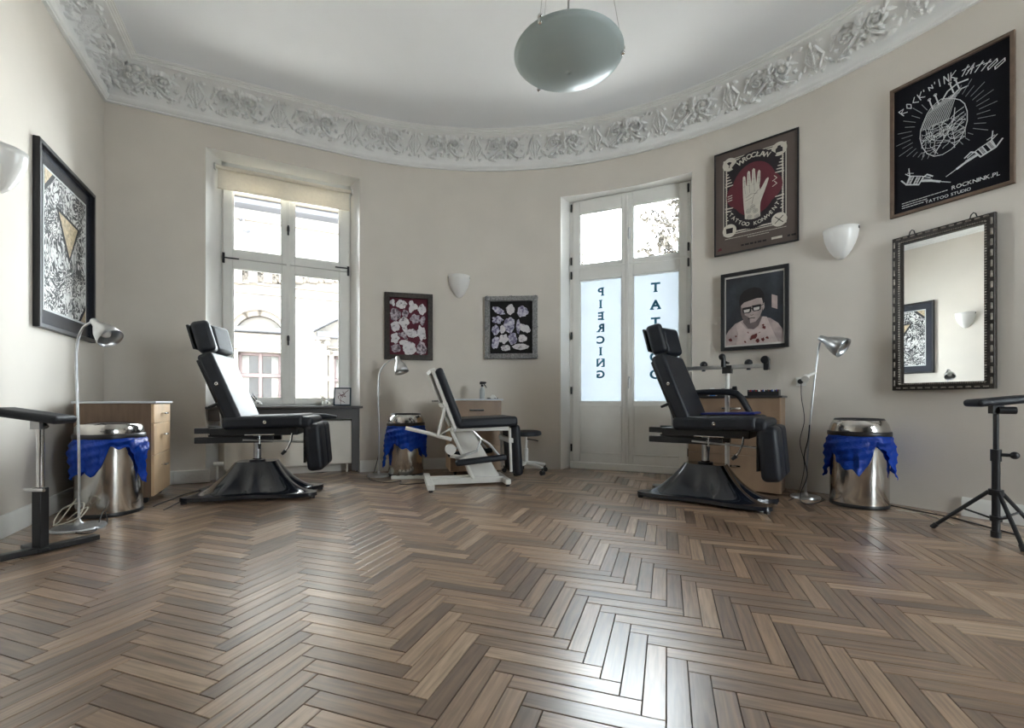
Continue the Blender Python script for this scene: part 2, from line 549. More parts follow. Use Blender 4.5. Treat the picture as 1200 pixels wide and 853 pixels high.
for x in range(-110, 111):
    for k in range(-9, 10):
        planks.append((x + 1, x - 2 * PLN + 1 + 2 * PLN * k, 1))     # turned by 90 degrees about its corner
vis = []
for x, y, t in planks:
    org = O0 + E1 * (x * PLW) + E2 * (y * PLW)
    a = ang1 + (PI / 2 if t else 0)
    ux, uy = Vector((math.cos(a), math.sin(a))), Vector((-math.sin(a), math.cos(a)))
    c = org + ux * PL / 2 + uy * PLW / 2
    if not inroom(c, .22): continue
    on = 0
    if c.y > .75:
        px, py = CX + FPX * c.x / c.y, HOR + FPX * CAMH / c.y
        on = -30 < px < 1230 and py < 880
    vis.append((0 if on else 1, c.length, org, a, ux, uy))
vis.sort(key=lambda q: (q[0], q[1]))
bv, bf, brn, buv = [], [], [], []
for i, (off, d, org, a, ux, uy) in enumerate(vis):
    z = random.uniform(-.0006, .0004)
    if i < 300:
        o = bpy.data.objects.new('plank', pme); link(o); o.parent = floor
        o.location = (org.x, org.y, z); o.rotation_euler = (random.uniform(-.002, .002), random.uniform(-.0006, .0006), a)
    else:
        b0 = len(bv); rv = random.random()
        for vx, vy, vz in gv:
            p = org + ux * vx + uy * vy
            bv.append((p.x, p.y, vz + z))
        for f in gf:
            bf.append(tuple(b0 + k for k in f)); brn.append(rv)
            buv += [gv[k][:2] for k in f]
me = bpy.data.meshes.new('plank_field'); me.from_pydata(bv, [], bf); me.materials.append(wood_a)
at = me.attributes.new('rnd', 'FLOAT', 'FACE'); at.data.foreach_set('value', brn)
ul = me.uv_layers.new(name='UVMap'); ul.data.foreach_set('uv', [c for p in buv for c in p])
pf = bpy.data.objects.new('plank_field', me); link(pf); pf.parent = floor; pf['kind'] = 'stuff'

# --- baseboards
def sweep(mb, S, prof, mitre0=False):
    """profile (inward, z) along the wall path"""
    vs, fs, m = [], [], len(prof)
    rows = []
    for s in S:
        p, t, nn = WP(s)
        if abs(s) < 1e-9:
            off = V_ + U
        else: off = nn
        rows.append([(p.x + off.x * d, p.y + off.y * d, z) for d, z in prof])
    for r in rows: vs += r
    for i in range(len(S) - 1):
        for k in range(m - 1):
            fs.append((i * m + k, (i + 1) * m + k, (i + 1) * m + k + 1, i * m + k + 1))
    fs += [tuple(range(m)), tuple((len(S) - 1) * m + k for k in range(m - 1, -1, -1))]
    mb.add(vs, fs)
def arc_list(a, b, step=.08):
    k = max(1, int(abs(b - a) / step)); return [a + (b - a) * i / k for i in range(k + 1)]
bprof = [(0, 0), (.022, 0), (.022, .105), (.016, .12), (.012, .132), (0, .132)]
for nm, a, b in (('baseboard_left', -FRONT + .1, -1e-9), ('baseboard_back', 0.001, s_wl), ('baseboard_back_2', s_wr + .0, s_of_px(524)),
                 ('baseboard_right', s_of_px(1128), LB + LA + TR - .1)):
    mb = MB(); sweep(mb, arc_list(a, b, .08 if nm == 'baseboard_back_2' else 9), bprof)
    tag(mb.build(nm, M_['white_paint'], weld=True, ang=30), kind='structure')

# --- cornice: mouldings, cove and plaster ornament
ZC = 3.624
low = [(0, ZC), (.026, ZC), (.028, ZC + .012), (.040, ZC + .018), (.052, ZC + .034), (.054, ZC + .05),
       (.046, ZC + .056), (.046, ZC + .064), (.034, ZC + .068)]
CA, CB_, CC = Vector((.034, ZC + .068)), Vector((.062, 3.895)), Vector((.25, 3.932))
def bez(v): return CA * (1 - v) ** 2 + CB_ * 2 * v * (1 - v) + CC * v * v
up = [(.25, 3.932), (.272, 3.930), (.276, 3.942), (.288, 3.944), (.290, 3.952), (.306, 3.953), (.308, 3.960), (.32, 3.961), (.32, ROOM_H)]
S_all = [-FRONT, 0.0] + arc_list(LB * .999, LB + LA, .07) + [LB + LA + TR]
trim = thing('trim_1', kind='structure')
mb = MB(); sweep(mb, S_all, low + [(0, ZC + .068)]); mb.build('lower_moulding', M_['plaster'], trim, ang=22)
mb = MB(); sweep(mb, S_all, [tuple(bez(v / 10)) for v in range(11)]); mb.f = mb.f[:-2]; mb.build('cove', M_['plaster'], trim, ang=60)
mb = MB(); sweep(mb, S_all, up); mb.f = mb.f[:-2]; mb.build('upper_moulding', M_['plaster'], trim, ang=22)

MODL = .73
NX, NY = 132, 58
gx = np.linspace(-MODL / 2, MODL / 2, NX); gy = np.linspace(0.0, 1.0, NY)
LCV = .345
XX, YY = np.meshgrid(gx, gy * LCV, indexing='ij')
def relief(shield):
    H = np.zeros_like(XX)
    def up_(h): np.maximum(H, h, out=H)
    def blob(cx, cy, rx, ry, h, a=0.0, p=1.0, lobes=0, ph=0.0):
        c, s_ = math.cos(a), math.sin(a)
        dx, dy = XX - cx, YY - cy
        X2, Y2 = (dx * c + dy * s_) / rx, (-dx * s_ + dy * c) / ry
        r = np.sqrt(X2 ** 2 + Y2 ** 2)
        if lobes: r = r / (.78 + .22 * np.cos(lobes * np.arctan2(Y2, X2) + ph))
        up_(h * np.clip(1 - r ** 2, 0, 1) ** p)
    def volute(cx, cy, r0, turns, a0, h, w, sgn=1, tail=None):
        th_ = np.linspace(0, turns * 2 * PI, int(70 * turns))
        rr = r0 * (1 - .82 * th_ / th_[-1])
        px_, py_ = cx + rr * np.cos(a0 + sgn * th_), cy + rr * np.sin(a0 + sgn * th_)
        d = np.full_like(XX, 9.0)
        for x_, y_, q in zip(px_, py_, rr):
            d = np.minimum(d, np.hypot(XX - x_, YY - y_) / (w * (.55 + .45 * q / r0)))
        up_(h * np.clip(1 - d ** 2, 0, 1) ** .6)
        blob(cx, cy, r0 * .3, r0 * .3, h * 1.1)
    def band(pts, h, w):
        d = np.full_like(XX, 9.0); m_ = len(pts)
        for i in range(m_ - 1):
            for t in np.linspace(0, 1, 14):
                x_ = pts[i][0] * (1 - t) + pts[i + 1][0] * t; y_ = pts[i][1] * (1 - t) + pts[i + 1][1] * t
                d = np.minimum(d, np.hypot(XX - x_, YY - y_) / w)
        up_(h * np.clip(1 - d ** 2, 0, 1) ** .6)
    if shield:
        blob(0, .175, .062, .095, .020, p=.35)
        band([(-.0, .05), (0, .31)], .030, .010)
        band([(.03, .08), (.075, .17), (.03, .27)], .026, .009)
        band([(-.03, .08), (-.07, .17), (-.03, .27)], .022, .007)
        for sx in (-1, 1):
            blob(sx * .055, .045, .03, .02, .022, a=sx * .5, lobes=3)
            blob(sx * .075, .30, .028, .016, .02, a=-sx * .6)
            blob(sx * .085, .11, .012, .03, .02, a=sx * .3)
    else:
        volute(.10, .215, .085, 1.6, 2.4, .034, .020, -1)
        volute(-.115, .20, .060, 1.4, .6, .030, .017, 1)
        blob(.015, .27, .042, .045, .046, p=.6)                  # child's head
        blob(.015, .305, .045, .025, .040, lobes=7)
        blob(-.02, .20, .045, .06, .034, a=.5, p=.6)
        band([(-.19, .05), (-.12, .10), (-.05, .16), (.0, .21)], .028, .016)
        band([(.03, .20), (.07, .12), (.13, .07), (.2, .05)], .028, .014)
        for cx, cy, r_, l in ((-.035, .085, .042, 5), (.055, .075, .040, 6), (.0, .13, .034, 5), (-.105, .075, .028, 5),
                              (.125, .12, .030, 5), (-.19, .25, .024, 5), (.19, .28, .026, 5), (-.20, .13, .026, 4),
                              (.205, .14, .026, 5)):
            blob(cx, cy, r_, r_, .034, lobes=l, ph=cx * 40)
            blob(cx, cy, r_ * .3, r_ * .3, .042)
        for cx, cy, rx, ry, a in ((-.16, .29, .05, .014, .3), (.2, .22, .05, .014, -.6), (-.22, .19, .045, .013, 1.1),
                                  (.17, .04, .05, .015, .2), (-.15, .035, .05, .014, -.2), (.235, .08, .035, .012, 1.2),
                                  (-.245, .08, .035, .012, -1.0), (-.07, .29, .035, .012, -.5), (.24, .32, .03, .012, .4)):
            blob(cx, cy, rx, ry, .026, a=a, p=.7)
    H[:] *= 1.6 * (.86 + .22 * np.sin(XX * 210 + np.sin(YY * 160) * 1.4) * np.sin(YY * 190 + 1.2))
    return H
HS, HC = relief(True), relief(False)
def ornament(name, H, sc_, ph=0):
    idx = -np.ones(H.shape, int); vs, fs = [], []
    keep = H > .0012
    cell = keep[:-1, :-1] | keep[1:, :-1] | keep[:-1, 1:] | keep[1:, 1:]
    used = np.zeros(H.shape, bool)
    used[:-1, :-1] |= cell; used[1:, :-1] |= cell; used[:-1, 1:] |= cell; used[1:, 1:] |= cell
    for i in range(NX):
        for j in range(NY):
            if not used[i, j]: continue
            v = .015 + .97 * gy[j]
            e = bez(v); e2 = bez(min(1, v + .01)) - bez(max(0, v - .01)); e2.normalize()
            nr = Vector((e2.y, -e2.x))
            q = e + nr * (H[i, j] - .0015)
            s = sc_ + gx[i]
            p, t, nn = WP(s)
            if s < 0 and q.x > -s: s = -q.x; p = WP(s)[0]        # keep to the mitre at the corner
            elif 0 <= s < q.x: p = WP(q.x)[0]
            idx[i, j] = len(vs); vs.append((p.x + nn.x * q.x, p.y + nn.y * q.x, q.y))
    for i, j in zip(*np.nonzero(cell)):
        fs.append((idx[i, j], idx[i + 1, j], idx[i + 1, j + 1], idx[i, j + 1]))
    m_ = MB(); m_.v, m_.f = vs, fs
    m_.build(name, M_['plaster'], trim, ang=180)
s = -2.19
while s < LB + LA + 1.3:
    ornament('plaster_shield', HS, s)
    ornament('plaster_scroll', HC, s + MODL / 2) if not (s < 0 < s + MODL) else None
    s += MODL
# flower boss in the mitre of the corner
mb = MB()
for k in range(34):
    v = random.uniform(.12, .9); e = bez(v); sd = random.choice((-1, 1)); q = random.uniform(0, .16)
    nn = V_ * 1.0 + U
    p = C0 + nn * (e.x + .012) + (U if sd > 0 else V_) * q
    mb.ball((p.x, p.y, e.y - .012), random.uniform(.012, .032), (1, 1, .8), 10, 6)
mb.build('plaster_rosette', M_['plaster'], trim)

# ------------------------------------------------------------------ window_1
def px_rect(P, x0, x1, yt, yb):
    """pixel rectangle -> (a0, a1, z0, z1) on plane P; yt, yb are (left, right) rows"""
    a0, zl = P.hit(x0, yt[0]); a1, zr = P.hit(x1, yt[1])
    bl = P.hit(x0, yb[0])[1]; br = P.hit(x1, yb[1])[1]
    return a0, a1, (bl + br) / 2, (zl + zr) / 2
def sash(parent, name, o, g, y0=0.0, th_=.05, mat=None, pane='pane'):
    """o outer and g glass rectangle (a0, a1, z0, z1)"""
    mat = mat or M_['white_paint']
    m = MB()
    m.bx(o[0], g[0], y0, y0 + th_, o[2], o[3]); m.bx(g[1], o[1], y0, y0 + th_, o[2], o[3])
    m.bx(g[0], g[1], y0, y0 + th_, o[2], g[2]); m.bx(g[0], g[1], y0, y0 + th_, g[3], o[3])
    s_ = m.build(name, mat, parent, bevel=.004, bseg=1)
    b = MB()                                                # glazing bead
    w = .012
    for r in ((g[0], g[0] + w, g[2], g[3]), (g[1] - w, g[1], g[2], g[3]), (g[0], g[1], g[2], g[2] + w), (g[0], g[1], g[3] - w, g[3])):
        b.bx(r[0], r[1], y0 + .012, y0 + .03, r[2], r[3])
    b.build('glazing_bead', mat, s_)
    MB().bx(g[0], g[1], y0 + .028, y0 + .032, g[2], g[3]).build('pane', M_[pane], s_, smooth=False)
    return s_
SILLZ = .765
win = thing('window_1', kind='structure', loc=(PW.o.x, PW.o.y, 0), rz=ANG_B)
zt1 = PW.hit(330, 302)[1]
gl = [px_rect(PW, 272.5, 330.5, (218, 225), (294.5, 299)), px_rect(PW, 345, 398, (226, 232), (302.5, 307)),
      px_rect(PW, 274, 333, (314, 320), (463, 463)), px_rect(PW, 348.5, 400, (322, 327), (463.5, 464.5))]
am = (gl[0][1] + gl[1][0]) / 2
ztr = (gl[0][2] + gl[2][3]) / 2
for g in range(4):
    gl[g] = list(gl[g])
gl[0][2] = gl[1][2] = (gl[0][2] + gl[1][2]) / 2
gl[2][3] = gl[3][3] = (gl[2][3] + gl[3][3]) / 2
gl[2][2] = gl[3][2] = .845
gl[0][3] = gl[1][3] = 3.20
ztr = (gl[0][2] + gl[2][3]) / 2
gl[2][0] = gl[0][0]; gl[3][0] = gl[1][0]; gl[2][1] = gl[0][1]; gl[3][1] = gl[1][1]
mb = MB()
fw = .055
mb.bx(wa0 - .02, wa0 + fw, .03, .10, SILLZ, Z_WTOP); mb.bx(wa1 - fw, wa1 + .02, .03, .10, SILLZ, Z_WTOP)
mb.bx(wa0, wa1, .03, .10, Z_WTOP - .08, Z_WTOP); mb.bx(wa0, wa1, .03, .10, SILLZ - .03, SILLZ + .035)
mb.build('window_frame', M_['white_paint'], win, bevel=.004, bseg=1)
MB().bx(wa0, wa1, .02, .09, ztr - .02, ztr + .02).build('transom_bar', M_['white_paint'], win, bevel=.006)
x0w, x1w = wa0 + .03, wa1 - .03
for g, (a0, a1, z0, z1) in zip(gl, ((x0w, am - .003, ztr + .004, Z_WTOP - .06), (am + .003, x1w, ztr + .004, Z_WTOP - .06),
                                    (x0w, am - .003, SILLZ + .02, ztr - .004), (am + .003, x1w, SILLZ + .02, ztr - .004))):
    sash(win, 'sash', (a0, a1, z0, z1), g)
for z in (PW.hit(340, 269)[1], PW.hit(343, 397)[1]):
    m = MB(); m.box((am, -.008, z), (.028, .016, .05)); m.cyl((am, -.016, z + .02), (am, -.04, z + .02), .009)
    m.box((am, -.04, z - .025), (.02, .014, .11)); m.build('handle', M_['black_metal'], win, bevel=.003)
MB().bx(am - .016, am + .016, -.006, .002, SILLZ + .03, Z_WTOP - .07).build('astragal', M_['white_paint'], win, bevel=.003)
for px, sg in ((262, 1), (408, -1)):
    a, z = PW.hit(px, 302 if sg > 0 else 318)
    m = MB(); m.box((a, -.008, z), (.024, .02, .11)); m.box((a + sg * .07, -.02, z + (0 if sg > 0 else .03)), (.15, .01, .014))
    m.build('latch', M_['black_metal'], win, bevel=.003)
# sill board, apron and radiator in the niche below
q0, q1 = s_wl, s_wr
mb = MB(); mb.bx(q0 + .0, q1 + .03, -.22 - .045, .02, SILLZ - .028, SILLZ)
sill = mb.build('window_sill', M_['sill'], win, bevel=.006)
MB().bx(q0 + .02, q1 - .02, -.22 + .0, -.22 + .02, SILLZ - .15, SILLZ - .03).build('apron', M_['sill'], win)
MB().bx(q1 - .085, q1 - .004, -.215, -.195, .02, SILLZ - .028).build('niche_shade_strip', M_['sill'], win)  # dark grey strip stands for the shade in the niche
# roller blind
bl = thing('roller_blind', 'cream roller blind pulled a little way down at the top of the tall window', 'blind',
           (PW.o.x, PW.o.y, 0), ANG_B)
PBl = Plane(C0 + NB * (DREC - .10), ANG_B)
b0, zb0 = PBl.hit(251, 196); b1, zb1 = PBl.hit(413, 224)
zr = (zb0 + zb1) / 2
zbot = (PBl.hit(254, 220)[1] + PBl.hit(412, 244.5)[1]) / 2
mb = MB(); mb.cyl((b0 + .015, -.10, zr), (b1 - .015, -.10, zr), .020, n=20); mb.build('roller_tube', M_['blind'], bl)
mb = MB(); mb.bx(b0 + .03, b1 - .03, -.082, -.081, zbot, zr); mb.build('fabric', M_['blind'], bl, smooth=False)
mb = MB(); mb.bx(b0 + .028, b1 - .028, -.088, -.074, zbot - .012, zbot + .010); mb.build('bottom_bar', M_['blind'], bl, bevel=.003)
for a in (b0 + .006, b1 - .006):
    mb = MB(); mb.box((a, -.09, zr), (.014, .06, .06)); mb.build('bracket', M_['socket'], bl, bevel=.004)

# radiator in the niche
PR = Plane(C0 + NB * .03, ANG_B)
ra0, rz1 = PR.hit(262, 492); ra1 = PR.hit(419, 492)[0] ; rz0 = PR.hit(400, 553)[1]
rad = thing('panel_radiator', 'flat cream panel radiator in the niche under the tall window', 'radiator', (PR.o.x, PR.o.y, 0), ANG_B)
rz1 = .60
MB().bx(ra0, ra1 - .03, .0, .05, .10, rz1).build('panel', M_['radiator'], rad, bevel=.012, bseg=3)
m = MB()
for k in range(40):
    a = ra0 + .03 + (ra1 - ra0 - .09) * k / 39
    m.bx(a, a + .012, .055, .11, .13, rz1 - .02)
m.build('convector_fins', M_['radiator'], rad, smooth=False)
for a in (ra0 + .08, ra1 - .11):
    m = MB(); m.cyl((a, .06, .12), (a, .06, .0), .011); m.build('pipe', M_['radiator'], rad)
m = MB(); m.cyl((ra1 - .03, .03, .14), (ra1 + .02, .03, .14), .02); m.cyl((ra1 + .0, .03, .14), (ra1 + .0, .03, .0), .009)
m.build('valve', M_['black_plastic'], rad)
m = MB(); m.cyl((ra0 - .09, .02, .17), (ra0 + .0, .02, .17), .024); m.cyl((ra0 - .06, .02, .17), (ra0 - .06, .02, .0), .009)
m.build('thermostat_knob', M_['socket'], rad)

# ------------------------------------------------------------------ door_1: glazed balcony door
door = thing('door_1', kind='structure', loc=(PD.o.x, PD.o.y, 0), rz=ANG_D)
THR = .075
mb = MB()
mb.bx(da0 - .03, da0 + .035, .0, .09, 0, Z_DTOP); mb.bx(da1 - .035, da1 + .03, .0, .09, 0, Z_DTOP)
mb.bx(da0, da1, .0, .09, Z_DTOP - .04, Z_DTOP)
mb.build('door_frame', M_['white_paint'], door, bevel=.004, bseg=1)
MB().bx(da0 - .02, da1 + .02, -.03, .25, 0, THR + .006).build('threshold', M_['white_paint'], door, bevel=.006)
zdt = (PD.hit(671, 317)[1] + PD.hit(806, 301)[1]) / 2
dg = [px_rect(PD, 679.5, 729, (251, 242.5), (311, 305)), px_rect(PD, 742, 796.5, (241, 231), (303, 297)),
      px_rect(PD, 679.5, 729, (329, 324), (471, 471)), px_rect(PD, 742, 796.5, (322, 317), (471, 471))]
dg = [list(g) for g in dg]
for i, j in ((0, 1), (2, 3)):
    for k in (2, 3): dg[i][k] = dg[j][k] = (dg[i][k] + dg[j][k]) / 2
dm = (dg[0][1] + dg[1][0]) / 2
y0d, y1d = da0 + .012, da1 - .012
MB().bx(dm - .018, dm + .018, -.022, -.010, THR + .01, Z_DTOP - .03).build('astragal', M_['white_paint'], door, bevel=.004)
MB().bx(da0, da1, -.012, .08, zdt - .012, zdt + .012).build('transom_bar', M_['white_paint'], door, bevel=.004)
for g, o in ((dg[0], (y0d, dm - .003, zdt + .012, Z_DTOP - .012)), (dg[1], (dm + .003, y1d, zdt + .012, Z_DTOP - .012))):
    sash(door, 'sash', o, g, -.012, .06)
leaves = []
for g, o in ((dg[2], (y0d, dm - .003, THR + .004, zdt - .012)), (dg[3], (dm + .003, y1d, THR + .004, zdt - .012))):
    lf = sash(door, 'door_leaf', o, g, -.012, .06, pane='frosted')
    pt, pb = g[2] - .055, THR + .13
    m = MB(); m.bx(g[0] + .02, g[1] - .02, -.0125, -.0155, pb, pt)
    m.build('lower_panel', M_['white_paint'], lf, bevel=.002)
    m = MB()
    for r in ((g[0], g[0] + .014, pb - .014, pt + .014), (g[1] - .014, g[1], pb - .014, pt + .014),
              (g[0], g[1], pb - .014, pb), (g[0], g[1], pt, pt + .014)):
        m.bx(r[0], r[1], -.022, -.012, r[2], r[3])
    m.build('panel_moulding', M_['white_paint'], lf, bevel=.003)
    leaves.append((lf, g))
for z in (PD.hit(671, 245)[1], PD.hit(671, 307)[1], 2.36, 1.62, .95, .25):
    for a in (da0 - .004, da1 + .004):
        m = MB(); m.cyl((a, -.022, z - .045), (a, -.022, z + .045), .011, n=10); m.build('hinge', M_['black_metal'], door)
for z in (PD.hit(735, 448)[1] , 2.78):
    m = MB(); m.box((dm + .02, -.018, z), (.026, .012, .14)); m.cyl((dm + .02, -.02, z + .03), (dm + .02, -.055, z + .03), .009)
    m.box((dm + .022, -.055, z - .015), (.02, .014, .12)); m.build('handle', M_['brushed'], door, bevel=.004)

# --- text helper: glyph outlines from the built-in font
_gl = {}
def glyph(ch_, bold=0.0):
    k = (ch_, bold)
    if k in _gl: return _gl[k]
    cu = bpy.data.curves.new('glyph', 'FONT'); cu.body = ch_; cu.offset = bold; cu.resolution_u = 4
    o = bpy.data.objects.new('glyph', cu); link(o)
    bpy.context.view_layer.update()
    me_ = bpy.data.meshes.new_from_object(o.evaluated_get(bpy.context.evaluated_depsgraph_get()))
    vs = [(v.co.x, v.co.y) for v in me_.vertices]; fs = [tuple(p.vertices) for p in me_.polygons]
    bpy.data.objects.remove(o); bpy.data.meshes.remove(me_)
    xs = [v[0] for v in vs] or [0, .3]
    _gl[k] = (vs, fs, min(xs), max(xs))
    return _gl[k]
def put_glyph(mb, ch_, cx, cz, size, y, rot=0.0, mirror=False, bold=.012, wx=1.0):
    vs, fs, a, b = glyph(ch_, bold)
    c, s_ = math.cos(rot), math.sin(rot)
    out = []
    for x, z in vs:
        x = (x - (a + b) / 2) * size * wx; z = (z - .34) * size
        if mirror: x = -x
        out.append((cx + x * c - z * s_, y, cz + x * s_ + z * c))
    mb.add(out, fs)
def put_text(mb, txt, x, z, size, y, bold=.012, gap=.08, align=0, wx=1.0):
    ws = [(.3 if ch_ == ' ' else (glyph(ch_, bold)[3] - glyph(ch_, bold)[2])) * wx + gap for ch_ in txt]
    t = sum(ws) * size
    cx = x - t * (.5 if align == 0 else 0 if align < 0 else 1)
    for ch_, w in zip(txt, ws):
        if ch_ != ' ': put_glyph(mb, ch_, cx + w * size / 2, z, size, y, bold=bold, wx=wx)
        cx += w * size
def arc_text(mb, txt, cx, cz, r, a0, a1, size, y, bold=.02, inner=False):
    for i, ch_ in enumerate(txt):
        a = a0 + (a1 - a0) * i / max(1, len(txt) - 1)
        if ch_ == ' ': continue
        put_glyph(mb, ch_, cx + r * math.cos(a), cz + r * math.sin(a), size, y, rot=a + (PI / 2 if inner else -PI / 2), bold=bold)

M_['vinyl'] = pm('teal_vinyl', srgb(24, 92, 112), .6, var=.04)
SER = {'P': [(-.18, -.36), (-.18, .36)], 'I': [(0, -.36), (0, .36)], 'T': [(0, -.36)], 'R': [(-.18, -.36), (.22, -.36), (-.18, .36)],
       'N': [(-.2, -.36), (-.2, .36), (.2, .36)], 'A': [(-.25, -.36), (.25, -.36)], 'E': [(-.18, -.36), (-.18, .36)],
       'C': [], 'G': [], 'O': []}
def sign(word, leaf, px, rows, size):
    lf, g = leaf
    for ch_, py in zip(word, rows):
        a, z = PD.hit(px, py)
        m = MB(); put_glyph(m, ch_, a, z, size, .0275 - .012, mirror=True, bold=.035, wx=1.15)
        for sx, sz in SER[ch_]:
            m.flat([(a - sx * size * 1.1 + e * size, z + (sz + f) * size) for e, f in ((-.16, -.045), (.16, -.045), (.16, .045), (-.16, .045))], .0272 - .012)
        m.build('letter', M_['vinyl'], lf, smooth=False)
sign('PIERCING', leaves[0], 703.5, [341.5, 356, 370, 384, 398, 411.5, 425, 438.5], .124)
sign('TATTOO', leaves[1], 768, [336, 356.5, 377, 397.5, 418, 438.5], .142)

# ------------------------------------------------------------------ unseen window added behind the camera to let in fill daylight
side_planes = []
def plain_window(name, pa, ta, na, hw):
    w2 = thing(name, kind='structure', loc=(pa.x - na.x * .2, pa.y - na.y * .2, 0), rz=math.atan2(ta.y, ta.x))
    m = MB(); m.bx(-hw - .06, -hw + .06, 0, .07, .75, 3.3); m.bx(hw - .06, hw + .06, 0, .07, .75, 3.3); m.bx(-hw, hw, 0, .07, 3.22, 3.3)
    m.bx(-hw, hw, 0, .07, .75, .83); m.build('window_frame', M_['white_paint'], w2)
    for a0, a1 in ((-hw + .04, -.003), (.003, hw - .04)):
        for z0, z1 in ((.80, 2.40), (2.42, 3.25)):
            sash(w2, 'sash', (a0, a1, z0, z1), (a0 + .07, a1 - .07, z0 + .08, z1 - .08))
    m = MB(); m.bx(-hw - .05, hw + .05, -.24, .0, .72, .75); m.build('window_sill', M_['sill'], w2)
    side_planes.append((Plane((pa.x - na.x * .2, pa.y - na.y * .2), math.atan2(ta.y, ta.x)), hw))
plain_window('added_fill_window', FC - U * .95, -U, -V_, .6)

# --- light portals in the openings guide the sampling of the sky
def portal(P, a0, a1, z0, z1, d):
    l = bpy.data.lights.new('sky_portal', 'AREA'); l.shape = 'RECTANGLE'
    l.size, l.size_y = a1 - a0, z1 - z0
    l.cycles.is_portal = True
    o = bpy.data.objects.new('sky_portal', l); link(o)
    p = P.pt((a0 + a1) / 2, d)
    o.location = (p.x, p.y, (z0 + z1) / 2)
    o.rotation_euler = (R(90), 0, P.ang + PI)
    o.rotation_euler = Vector((-P.n.x, -P.n.y, 0)).to_track_quat('-Z', 'Y').to_euler()
portal(PW, wa0, wa1, SILLZ, Z_WTOP, .12)
portal(PD, da0, da1, THR, Z_DTOP, .12)
for P_, h_ in side_planes: portal(P_, -h_, h_, .75, 3.3, .12)
# ------------------------------------------------------------------ outside: street, house opposite, tree
M_['pale_paving'] = pm('street_paving', srgb(176, 172, 166), .9, var=.1)  # unseen ground made pale to bounce daylight up to the ceiling
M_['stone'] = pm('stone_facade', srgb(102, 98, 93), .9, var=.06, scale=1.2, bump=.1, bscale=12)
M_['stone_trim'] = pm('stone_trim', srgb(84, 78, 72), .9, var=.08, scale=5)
M_['stone_dark'] = pm('dark_stone', srgb(50, 51, 56), .9, var=.1, scale=4)
M_['sash_brown'] = pm('red_brown_sash', srgb(44, 28, 27), .6, var=.08)
M_['far_glass'] = pm('far_window_glass', srgb(18, 20, 24), .08, var=.3, scale=2)
M_['curtain'] = pm('net_curtain', srgb(84, 82, 78), .9, var=.08, scale=14, stretch=(4, 1, .3))
mb = MB(); mb.bx(-30, 30, -20, 45, -4.6, -4.5)
tag(mb.build('street', M_['pale_paving'], smooth=False), kind='structure')
PF = Plane(C0 + NB * 10.0, ANG_B)
house = thing('neighbour_house', 'pale stone town house across the street seen through the tall window', 'building',
              (PF.o.x, PF.o.y, -4.5), ANG_B)
def F(px, py):
    a, z = PF.hit(px, py); return a, z + 4.5
f_end = PF.hit(505)[0]
openw = []
def hole(x0, x1, yt, yb):
    a0, zt_ = F(x0, yt); a1, _ = F(x1, yt); zb_ = F((x0 + x1) / 2, yb)[1]
    return a0, a1, zb_, zt_
H1 = hole(279, 330, 412, 482); H2 = hole(391, 424, 417, 490)
m = MB()
xs = sorted({-7.0, H1[0], H1[1], H2[0], H2[1], f_end}); zs = sorted({0, H1[2], H1[3], H2[2], H2[3], 15.0})
for i in range(len(xs) - 1):
    for j in range(len(zs) - 1):
        xm, zm = (xs[i] + xs[i + 1]) / 2, (zs[j] + zs[j + 1]) / 2
        if any(h[0] < xm < h[1] and h[2] < zm < h[3] for h in (H1, H2)): continue
        m.bx(xs[i], xs[i + 1], 0, .5, zs[j], zs[j + 1])
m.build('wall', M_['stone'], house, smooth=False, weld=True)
def course(px, py, h, d, mat, name):
    z = F(px, py)[1]
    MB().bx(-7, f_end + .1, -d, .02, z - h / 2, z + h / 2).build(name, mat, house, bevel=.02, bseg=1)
course(320, 247, .16, .45, M_['stone_dark'], 'string_course')  # bluish dark band, stands for the shadow under the ledge
course(320, 240, .12, .60, M_['stone_trim'], 'string_course')
course(320, 215, .2, .7, M_['stone_trim'], 'string_course')
course(320, 262, .08, .12, M_['stone_trim'], 'string_course')
course(320, 310, .10, .35, M_['stone_trim'], 'string_course')
course(320, 335, .08, .14, M_['stone_trim'], 'string_course')
course(320, 346, .05, .10, M_['stone_trim'], 'string_course')
course(320, 304, .04, .08, M_['stone_trim'], 'string_course')
course(320, 480, .14, .30, M_['stone_trim'], 'string_course')
br = MB(); br.bx(-.11, .11, -.30, 0, -.22, .22); br.bx(-.15, .15, -.36, 0, .17, .25); br.ball((0, -.28, -.12), .11, n=10, m=6)
bro = None
for k in range(12):
    px = 262 + k * 17.5
    a, z = F(px, 325)
    o = br.build('bracket', M_['stone_trim'], house, loc=(a, 0, z)) if bro is None else bro.copy()
    if bro is None: bro = o
    else: link(o); o.parent = house; o.location = (a, 0, z)
gar = MB()
for k in range(9):
    t = k / 8; gar.ball((-.28 + .56 * t, -.06, -.22 * math.sin(PI * t)), .07 + .02 * math.sin(PI * t), n=8, m=5)
gro = None
for k in range(16):
    for py in (325, 228):
        a, z = F(270 + k * 11.0 + (6 if py > 300 else 0), py)
        if gro is None:
            gro = gar.build('festoon', M_['stone_trim'], house, loc=(a, 0, z + .1))
        else:
            o = gro.copy(); link(o); o.parent = house; o.location = (a, 0, z + .1)
